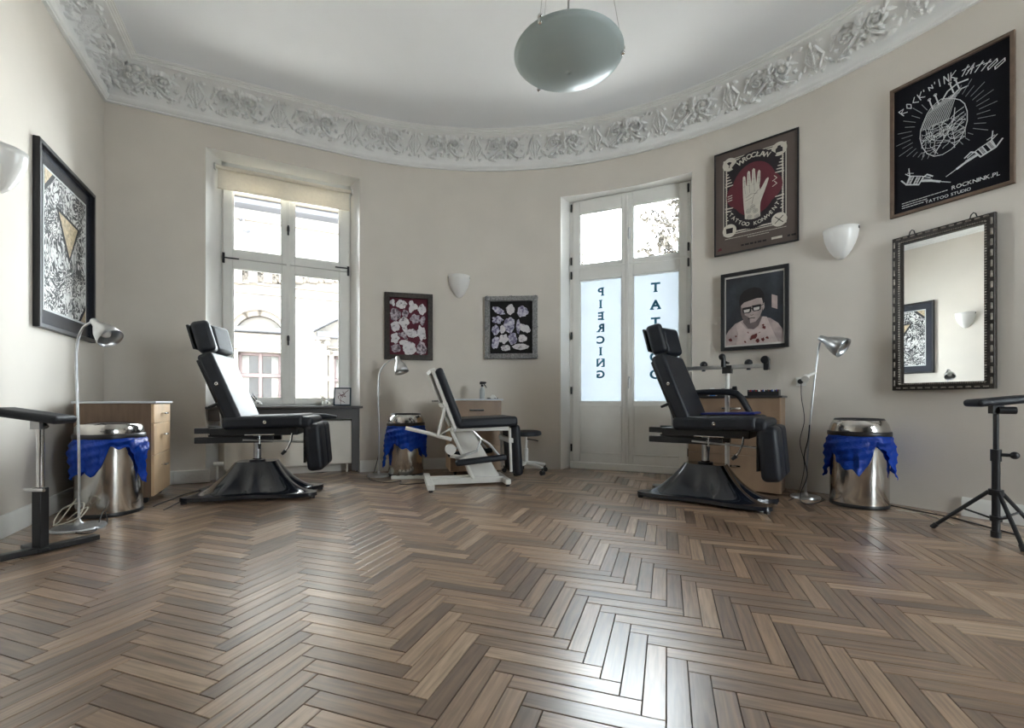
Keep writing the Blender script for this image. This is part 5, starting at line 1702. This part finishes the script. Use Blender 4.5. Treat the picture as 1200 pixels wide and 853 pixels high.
m.lathe(prof, 64); m.build('glass_bowl', M_['pend'], t, solid=.007)
topz = ROOM_H - CAMH - HR
clips = [Vector(((635 - CX) / (HOR - 25) * HR, FPX * HR / (HOR - 25), 0)), Vector(((735 - CX) / (HOR - 58) * HR, FPX * HR / (HOR - 58), 0)),
         Vector(((630 - CX) / (HOR - 103) * HR, FPX * HR / (HOR - 103), 0))]
for c in clips:
    d = (c - Vector((.282, 2.275, 0))).normalized() * RB
    m = MB(); m.ball((d.x * .98, d.y * .98, .012), .013, n=12, m=8); m.ball((d.x * .985, d.y * .985, -.014), .011, n=12, m=8)
    m.cyl((d.x * .99, d.y * .99, -.014), (d.x * .99, d.y * .99, .016), .006); m.build('clip', M_['chrome'], t)
    m = MB(); m.cyl((d.x * .98, d.y * .98, .012), (d.x * .12, d.y * .12, topz - .04), .0014, n=6); m.build('wire', M_['brushed'], t)
m = MB(); m.cyl((0, 0, .05), (0, 0, topz - .03), .006, n=10); m.build('rod', M_['brushed'], t)
m = MB(); m.lathe([(0, topz - .05), (.05, topz - .045), (.06, topz - .02), (.06, topz), (0, topz)], 24); m.build('canopy', M_['brushed'], t)
m = MB(); m.cyl((0, 0, .0), (0, 0, .07), .03); m.ball((0, 0, -.02), .035); m.build('lamp_holder', M_['socket'], t)

# ------------------------------------------------------------------ gooseneck floor lamps
def bell(parent, pos, direc, s=1.0, mat=None):
    """bell shade with its mouth along direc"""
    d = Vector(direc).normalized()
    q = Vector((0, 0, -1)).rotation_difference(d)
    M = Matrix.Translation(Vector(pos)) @ q.to_matrix().to_4x4() @ Matrix.Scale(s, 4)
    m = MB(); m.lathe([(.001, .05), (.016, .05), (.020, .045), (.022, .02), (.026, .0), (.038, -.02), (.056, -.055), (.066, -.09), (.072, -.13)], 32, M=M)
    sh = m.build('shade', mat or M_['brushed'], parent, solid=.0015)
    m = MB(); m.ball((0, 0, -.07), .03, (1, 1, 1.3), M=M); m.build('bulb', M_['opal'], sh)
def floor_lamp(label, loc, pts, mouth, base_r=.125, mat=None, s=1.0):
    mat = mat or M_['brushed']
    t = thing('floor_lamp', label, 'lamp', loc, 0, 'steel gooseneck floor lamps')
    m = MB(); m.lathe([(0, 0), (base_r, 0), (base_r + .003, .006), (base_r - .002, .018), (base_r * .6, .026), (.03, .030), (.014, .045), (.010, .06)], 40)
    m.build('base', mat, t)
    pts = [Vector(p) for p in pts]
    sm = []                                                  # smooth the path
    for i in range(len(pts) - 1):
        p0, p1, p2, p3 = pts[max(0, i - 1)], pts[i], pts[i + 1], pts[min(len(pts) - 1, i + 2)]
        for k in range(6):
            u = k / 6
            sm.append(.5 * ((2 * p1) + (p2 - p0) * u + (2 * p0 - 5 * p1 + 4 * p2 - p3) * u * u + (3 * p1 - p0 - 3 * p2 + p3) * u ** 3))
    sm.append(pts[-1])
    m = MB(); m.tube(sm, .0075, 10); m.build('pole', mat, t)
    bell(t, Vector(pts[-1]) + Vector(mouth).normalized() * .03, mouth, s, mat)
    return t
lb = Vector((-2.79, 2.93, 0))
def rel(b, px, py, dy=0.0):
    Y = b.y + dy; return ((px - CX) / FPX * Y - b.x, dy, CAMH + (HOR - py) / FPX * Y)
floor_lamp('tall gooseneck floor lamp with bell shade beside the left wall', lb,
           [(0, 0, .03), (0, 0, .5), rel(lb, 89.5, 440), rel(lb, 90, 405), rel(lb, 96, 386), rel(lb, 104, 379), rel(lb, 111, 377.5)], (.85, -.1, -.8), .135, s=1.0)
lb = Vector((-1.455, 4.97, 0))
floor_lamp('short gooseneck floor lamp in front of the maroon cut-out picture', lb,
           [(0, 0, .03), (0, 0, .5), rel(lb, 443.5, 470), rel(lb, 444.5, 440), rel(lb, 450, 428), rel(lb, 459, 421.5), rel(lb, 466, 420)], (.35, -.2, -1.0), .12, s=1.05)
lb = Vector((2.49, 3.86, 0))
l3 = floor_lamp('leaning floor lamp with tilted bell shade and a small clip spot', lb,
           [(-.0, 0, .03), rel(lb, 947, 520), rel(lb, 952, 470), rel(lb, 957, 425), rel(lb, 960, 405), rel(lb, 964, 397)], (.5, -.75, -.55), .11, s=1.15)
c = Vector(rel(lb, 955, 437)); e = Vector(rel(lb, 945, 441))
m = MB(); m.cyl(c, e, .012); m.cyl(e, e + Vector((-.03, -.03, -.025)), .022, .030, n=16); m.build('clip_spot', M_['white_metal'], l3)

# ------------------------------------------------------------------ arm rests
t = thing('armrest_stand', 'black padded arm rest on a chrome and black column beside the left wall', 'arm rest', (-2.545, 2.455, 0), 0)
pad(t, 'arm_pad', (.32, .16, .045), (-.035, 0, .742), M_['leather'], (0, R(9.5), R(10)), .02)
m = MB(); m.cyl((.0, 0, .70), (.0, 0, .735), .03); m.box((0.01, -.03, .70), (.05, .02, .06)); m.build('tilt_joint', M_['brushed'], t)
m = MB(); m.cyl((-.0, 0, .33), (-.0, 0, .71), .0165); m.build('inner_column', M_['chrome'], t)
m = MB(); m.cyl((.045, -.012, .68), (.02, -.01, .70), .012); m.build('tilt_knob', M_['black_plastic'], t)
m = MB(); m.bx(-.024, .024, -.024, .024, .03, .355); m.build('outer_column', M_['black_metal'], t, bevel=.004)
m = MB(); m.cyl((-.05, -.03, .345), (.05, -.03, .345), .009); m.build('clamp_screw', M_['chrome'], t)
m = MB(); m.box((0, 0, .022), (.055, .50, .03), rot=(0, 0, R(-24))); m.build('base_bar', M_['black_metal'], t, bevel=.004)
m = MB(); m.box((-.06, .03, .018), (.05, .20, .022), rot=(0, 0, R(66))); m.build('base_bar', M_['black_metal'], t, bevel=.004)

tp = Vector((2.905, 2.73, 0))
t = thing('tripod_armrest', 'black padded arm rest on a folding tripod in front of the right wall', 'arm rest', tp, R(-20))
m = MB(); K = 12
vs, fs = [], []
pad(t, 'arm_pad', (.36, .15, .045), (.05, 0, .825), M_['leather'], (0, R(-6), R(6)), .02)
m = MB(); m.box((0, 0, .775), (.05, .05, .06)); m.cyl((.0, -.02, .765), (.075, -.03, .765), .022); m.build('tilt_joint', M_['black_plastic'], t)
m = MB(); m.cyl((0, 0, .45), (0, 0, .79), .013); m.build('inner_tube', M_['black_metal'], t)
m = MB(); m.cyl((0, 0, .03), (0, 0, .50), .019); m.build('outer_tube', M_['black_metal'], t)
m = MB(); m.cyl((0, 0, .46), (0, 0, .53), .025); m.cyl((0, -.01, .50), (.06, -.03, .50), .010); m.ball((.068, -.033, .50), .022); m.build('clamp', M_['black_plastic'], t)
m = MB(); m.cyl((0, 0, .255), (0, 0, .29), .034); m.build('upper_spider', M_['black_plastic'], t)
m = MB(); m.cyl((0, 0, .10), (0, 0, .13), .028); m.build('lower_spider', M_['black_plastic'], t)
m = MB(); m.cyl((0, 0, 0.004), (0, 0, .04), .024); m.build('end_cap', M_['black_plastic'], t)
for a in (R(150), R(20), R(265)):
    dx, dy = math.cos(a), math.sin(a)
    m = MB(); m.tube([(dx * .03, dy * .03, .275), (dx * .27, dy * .27, .022)], .011, 8); lg = m.build('leg', M_['black_metal'], t)
    m = MB(); m.cyl((dx * .262, dy * .262, .03), (dx * .285, dy * .285, .002), .015); m.build('rubber_foot', M_['black_plastic'], lg)
    m = MB(); m.tube([(dx * .02, dy * .02, .115), (dx * .15, dy * .15, .155)], .006, 6); m.build('brace', M_['black_metal'], lg)

# rail stand behind the right chair
t = thing('rail_stand', 'pale column stand with a horizontal rail and black clamp knobs behind the right chair', 'stand', (1.915, 4.045, 0), R(-37))
m = MB(); m.cyl((0, 0, .05), (0, 0, 1.10), .020); m.build('column', M_['white_metal'], t)
m = MB(); m.bx(-.36, .30, -.016, .016, 1.105, 1.14); m.build('rail', M_['brushed'], t, bevel=.003)
m = MB(); m.box((0, 0, 1.10), (.075, .06, .07)); m.cyl((-.0, -.05, 1.16), (-.0, .03, 1.16), .012); m.cyl((-.02, -.06, 1.12), (-.02, -.06, 1.20), .02); m.ball((-.03, -.06, 1.21), .03); m.build('rail_clamp', M_['black_plastic'], t)
for x in (-.20, .17):
    m = MB(); m.lathe([(.03, 0), (.034, .01), (.028, .03), (.012, .042), (0, .044)], 20, c=(x, 0, 1.14)); m.build('knob', M_['black_plastic'], t)
    m = MB(); m.cyl((x, 0, 1.105), (x, 0, 1.09), .016); m.build('knob_screw', M_['black_plastic'], t)
m = MB(); m.box((.31, 0, 1.12), (.05, .05, .075)); m.cyl((.30, -.04, 1.17), (.30, .04, 1.17), .034, n=20); m.build('end_knob', M_['black_plastic'], t, bevel=.008)
m = MB(); m.cyl((-.05, 0, .92), (.06, 0, .92), .012); m.lathe([(.012, -.02), (.032, -.015), (.032, .015), (.012, .02)], 10, M=Matrix.Translation((.06, 0, .92)) @ Matrix.Rotation(PI / 2, 4, 'Y')); m.build('height_knob', M_['black_plastic'], t)
for k in range(4):
    a = PI / 4 + k * PI / 2
    m = MB(); m.tube([(0, 0, .06), (.19 * math.cos(a), .19 * math.sin(a), .02)], [.018, .014], 8); m.build('foot', M_['white_metal'], t)

# ------------------------------------------------------------------ things on the cabinets and the seat
def on_cab(cab, x, y, z):
    M = Matrix.Translation(cab.location) @ Matrix.Rotation(cab.rotation_euler.z, 4, 'Z'); return M @ Vector((x, y, z))
M_['spray'] = pm('translucent_bottle', srgb(176, 180, 180), .3, var=.05)
b = thing('spray_bottle', 'grey spray bottle with black trigger on the brown cabinet', 'bottle', on_cab(cabB, .10, .16, .845), R(5))
m = MB(); m.lathe([(0, 0), (.028, 0), (.03, .004), (.03, .10), (.026, .118), (.014, .13), (.012, .145)], 24); m.build('bottle_body', M_['spray'], b)
m = MB(); m.cyl((0, 0, .14), (0, 0, .165), .015); m.prism([(-.028, .165), (.035, .172), (.048, .182), (.044, .196), (-.02, .20), (-.03, .19)], -.011, .011); m.build('spray_head', M_['black_plastic'], b, bevel=.003)
m = MB(); m.tube([(.02, 0, .168), (.036, 0, .15), (.05, 0, .125)], [.007, .006, .004], 8); m.build('trigger', M_['black_plastic'], b)
b = thing('tattoo_machine', 'small white and black handpiece lying on the brown cabinet', 'tool', on_cab(cabB, .215, .13, .845), R(0))
m = MB(); m.tube([(-.06, .0, .008), (-.03, -.02, .007), (.0, .0, .009), (.03, -.02, .007), (.06, .01, .006)], .006, 6); m.build('cord', M_['black_plastic'], b)
m = MB(); m.prism([(-.04, .004), (.05, .004), (.02, .045), (-.01, .05)], -.02, .02); m.build('handpiece', M_['white_metal'], b, bevel=.006)

M_['red_cap'] = pm('red_cap', srgb(150, 40, 34), .35); M_['blue_cap'] = pm('blue_cap', srgb(30, 60, 150), .35)
bx_ = thing('ink_box', 'black box filled with small red and white ink caps on the oak cabinet', 'box', on_cab(cabC, .24, .13, .868), cabC.rotation_euler.z)
m = MB(); W_, D_, H_ = .25, .12, .055
m.bx(-W_ / 2, W_ / 2, -D_ / 2, -D_ / 2 + .005, 0, H_ * .7); m.bx(-W_ / 2, W_ / 2, D_ / 2 - .005, D_ / 2, 0, H_); m.bx(-W_ / 2, -W_ / 2 + .005, -D_ / 2, D_ / 2, 0, H_)
m.bx(W_ / 2 - .005, W_ / 2, -D_ / 2, D_ / 2, 0, H_); m.bx(-W_ / 2, W_ / 2, -D_ / 2, D_ / 2, 0, .005); m.build('tray', M_['black_plastic'], bx_)
rn = random.Random(6); caps = ('red_cap', 'white_paint', 'black_plastic', 'blue_cap', 'red_cap', 'white_paint')
k = 0
for i in range(7):
    for j in range(3):
        x, y = -.105 + .035 * i, -.035 + .035 * j
        b = thing('ink_bottle', 'small capped ink bottle standing in the black tray', 'bottle', on_cab(cabC, .24 + x, .13 + y, .874), 0, 'ink bottles in the black tray')
        m = MB(); m.cyl((0, 0, 0), (0, 0, .03), .012, n=10); m.build('bottle_body', M_['black_plastic'], b)
        m = MB(); m.cyl((0, 0, .03), (0, 0, .05), .008, .005, n=8); m.build('cap', M_[caps[rn.randrange(6)]], b)
b = thing('blue_jar', 'small clear jar with bright blue label on the oak cabinet behind the armrest', 'jar', on_cab(cabC, -.20, .12, .868), 0)
m = MB(); m.lathe([(0, 0), (.026, 0), (.027, .05), (.02, .06)], 20); m.build('jar_body', pm('blue_label', srgb(60, 130, 200), .3), b)
m = MB(); m.lathe([(.0, .08), (.021, .078), (.022, .06), (.0, .058)], 20); m.build('jar_lid', M_['white_paint'], b)
b = thing('dark_box', 'small dark carton beside the blue jar on the oak cabinet', 'box', on_cab(cabC, -.30, .14, .868), cabC.rotation_euler.z)
MB().bx(-.05, .05, -.03, .03, 0, .06).build('carton', M_['black_plastic'], b, bevel=.003)
MB().bx(-.04, .04, -.0312, -.0302, .015, .045).build('carton_label', M_['grey_ink'], b)
b = thing('grey_carton', 'small grey carton to the right of the blue jar on the oak cabinet', 'box', on_cab(cabC, -.12, .14, .868), cabC.rotation_euler.z)
MB().bx(-.035, .035, -.03, .03, 0, .055).build('carton', M_['topdark'], b, bevel=.003)
MB().bx(-.02, .02, -.0312, -.0302, .012, .042).build('carton_label', M_['grey_ink'], b)
b = thing('blue_underpad', 'folded dark blue pad lying on the seat of the chair beside the glazed door', 'pad', (1.60, 3.76, 0), R(-37))
M_['blue_pad'] = pm('blue_pad', srgb(22, 36, 110), .4, var=.15)
pad(b, 'pad_sheet', (.40, .30, .018), (.17, .10, .7205), M_['blue_pad'], (0, R(-1.5), 0), .008)

# figurines and small picture on the sill
for px, lab in ((301, 'white horned skull figurine on the sill behind the left chair'), (382, 'white horned skull figurine beside the small framed card on the sill')):
    P_ = Plane(C0 + NB * .06, ANG_B); a, _ = P_.hit(px); q = P_.pt(a)
    b = thing('skull_figurine', lab, 'figurine', (q.x, q.y, SILLZ), ANG_B - .4, 'horned figurines on the window sill')
    m = MB(); m.ball((0, 0, .032), .034, (1.25, .9, .95)); m.ball((.035, -.012, .022), .022, (1.3, .9, .8)); m.ball((-.02, 0, .018), .02); m.build('skull', M_['white_paint'], b)
    for sy in (-1, 1):
        m = MB(); m.tube([(-.01, sy * .016, .055), (-.022, sy * .028, .085), (-.05, sy * .034, .115), (-.06, sy * .03, .135)], [.008, .007, .005, .002], 8); m.build('horn', M_['sill'] if px < 350 else M_['cream_ink'], b)
        m = MB(); m.ball((.026, sy * .022 - .006, .034), .008); m.build('eye_socket', M_['black_plastic'], b)
P_ = Plane(C0 + NB * .10, ANG_B); a, _ = P_.hit(401); q = P_.pt(a)
b = thing('card_frame', 'small dark blue framed card propped on the window sill', 'picture frame', (q.x, q.y, SILLZ), ANG_B - R(18))
b.rotation_euler = (R(-12), 0, ANG_B - R(14))
W_, H_ = .19, .215
M_['blue_frame'] = pm('dark_teal_frame', srgb(34, 58, 72), .4)
m = MB()
for r in ((-W_ / 2, W_ / 2, 0, .014), (-W_ / 2, W_ / 2, H_ - .014, H_), (-W_ / 2, -W_ / 2 + .014, 0, H_), (W_ / 2 - .014, W_ / 2, 0, H_)): m.bx(r[0], r[1], -.012, .0, r[2], r[3])
m.build('frame', M_['blue_frame'], b)
MB().bx(-W_ / 2 + .01, W_ / 2 - .01, -.006, -.002, .01, H_ - .01).build('card', M_['paper'], b)
m = MB(); rn = random.Random(3)
for k in range(9):
    a0 = rn.uniform(0, 6.28); pts = [(rn.uniform(-.035, .035), H_ / 2 + rn.uniform(-.04, .04))]
    for _ in range(6): a0 += rn.uniform(-.9, .9); pts.append((pts[-1][0] + .012 * math.cos(a0), pts[-1][1] + .012 * math.sin(a0)))
    m.stroke(pts, .005, -.0066)
m.build('red_drawing', M_['wine'], b, smooth=False)
m = MB(); m.tube([(0, .0, H_ * .7), (0, .085, .018)], .004, 6); m.build('strut', M_['blue_frame'], b)

# ------------------------------------------------------------------ sockets, switch and cables
def wall_box(name, label, cat, s, z, w, h, d=.014):
    p, tg, nn = WP(s)
    t = thing(name, label, cat, (p.x, p.y, z), math.atan2(tg.y, tg.x))
    MB().bx(-w / 2, w / 2, -d, -.0005, 0, h).build('plate', M_['socket'], t, bevel=.003)
    return t
t = wall_box('wall_socket', 'single white wall socket beside the leaning floor lamp', 'socket', s_of_px(939), CAMH + .14, .08, .08)
m = MB(); m.cyl((0, -.012, .04), (0, -.03, .04), .022); m.build('plug', M_['black_plastic'], t)
t = wall_box('light_switch', 'small white switch on the left wall reflected in the mirror', 'switch', -2.25, 1.0, .15, .08)
for x in (-.037, .037): MB().bx(x - .028, x + .028, -.019, -.013, .012, .068).build('rocker', M_['white_paint'], t, bevel=.002)
t = wall_box('socket_strip', 'white socket strip above the baseboard left of the window niche', 'socket', s_of_px(226), .005, .30, .125, .05)
for x in (-.07, .0, .07):
    m = MB(); m.lathe([(.022, 0), (.022, .006), (.0, .006)], 18); m.build('socket_hole', M_['black_plastic'], t, (x, -.0555, .065), (R(-90), 0, 0))
def cable(name, label, pts, mat, r=.004, cat='cable', group='loose cables on the floor'):
    P = [Vector(p) for p in pts]; sm = []
    for i in range(len(P) - 1):
        p0, p1, p2, p3 = P[max(0, i - 1)], P[i], P[i + 1], P[min(len(P) - 1, i + 2)]
        for k in range(7):
            u = k / 7
            sm.append(.5 * ((2 * p1) + (p2 - p0) * u + (2 * p0 - 5 * p1 + 4 * p2 - p3) * u * u + (3 * p1 - p0 - 3 * p2 + p3) * u ** 3))
    sm.append(P[-1])
    for q in sm: q.z = max(q.z, r)
    m = MB(); m.tube(sm, r, 6); return tag(m.build(name, M_[mat]), label, cat, group)
def fp(px, py, z=.004):
    q = floor_pt(px, py); return (q.x, q.y, z)
b = Vector((-2.93, 3.02, 0))
cable('power_cable', 'cream cable coiled beside the tall lamp base', [b + Vector((-.02, .06, .16)), b + Vector((-.10, .03, .02)), b + Vector((-.05, -.06, .01)), b + Vector((.06, -.02, .05)), b + Vector((.02, .07, .13)),
      b + Vector((-.08, .03, .10)), b + Vector((-.06, -.05, .012)), b + Vector((.05, -.03, .02)), b + Vector((.06, .06, .10)), b + Vector((-.04, .08, .06)), b + Vector((-.12, .10, .005)), b + Vector((-.16, .16, .004))], 'cable_white')
cable('power_cable', 'black cable hanging from the left bin area to the lamp foot', [fp(118, 618), fp(126, 612), fp(121, 607, .05), (-2.74, 3.10, .2), (-2.75, 3.1, .32), (-2.78, 3.1, .42)][:3] + [fp(112, 622), fp(96, 626), fp(80, 622)], 'cable_black')
cable('power_cable', 'black cable running from the socket strip past the left cabinet', [fp(235, 575), fp(215, 580), fp(200, 586), fp(186, 591), fp(180, 594)], 'cable_black')
cable('power_cable', 'black cable looping under the left chair base', [fp(250, 578), fp(230, 582), fp(212, 588), fp(200, 594), fp(192, 598)], 'cable_black')
cable('power_cable', 'black cable looped around the short lamp foot', [fp(444, 556, .3), (-1.47, 4.99, .2), fp(437, 557), fp(433, 562), fp(452, 566), fp(470, 564), fp(470, 568), fp(500, 566)], 'cable_black')
cable('power_cable', 'black cable hanging down the leaning lamp pole', [(2.515, 3.845, .62), (2.50, 3.84, .5), (2.46, 3.83, .35), (2.48, 3.82, .2), (2.43, 3.82, .06), fp(938, 587), fp(944, 591), fp(956, 590), fp(966, 586)], 'cable_black')
q = WP(s_of_px(939))[0]
cable('power_cable', 'thin cable hanging from the wall socket behind the leaning lamp', [(q.x - .02, q.y - .03, CAMH + .17), (q.x - .03, q.y - .05, .85), (q.x - .01, q.y - .06, .65), (q.x - .05, q.y - .06, .45), (q.x - .03, q.y - .09, .25), (q.x - .10, q.y - .14, .05), fp(930, 584), fp(924, 587)], 'cable_black', .003)
cable('power_cable', 'cream cable along the foot of the right wall to the tripod', [fp(1050, 598), fp(1066, 600), fp(1085, 603), fp(1105, 610), fp(1118, 616)], 'cable_white')
cable('power_cable', 'black cable along the foot of the right wall behind the tripod', [fp(1040, 592), fp(1075, 599), fp(1110, 606), fp(1150, 616), fp(1190, 627)], 'cable_black')
q = floor_pt(480, 561)
t = thing('extension_bar', 'white extension bar lying on the floor before the middle bin', 'power strip', (q.x, q.y - .0, 0), R(6))
MB().bx(-.19, .19, -.025, .025, 0, .035).build('housing', M_['socket'], t, bevel=.006)
for k in range(4):
    m = MB(); m.lathe([(.018, .0), (.018, .002), (0, .002)], 14, c=(-.12 + .08 * k, 0, .0345)); m.build('outlet', M_['black_plastic'], t)
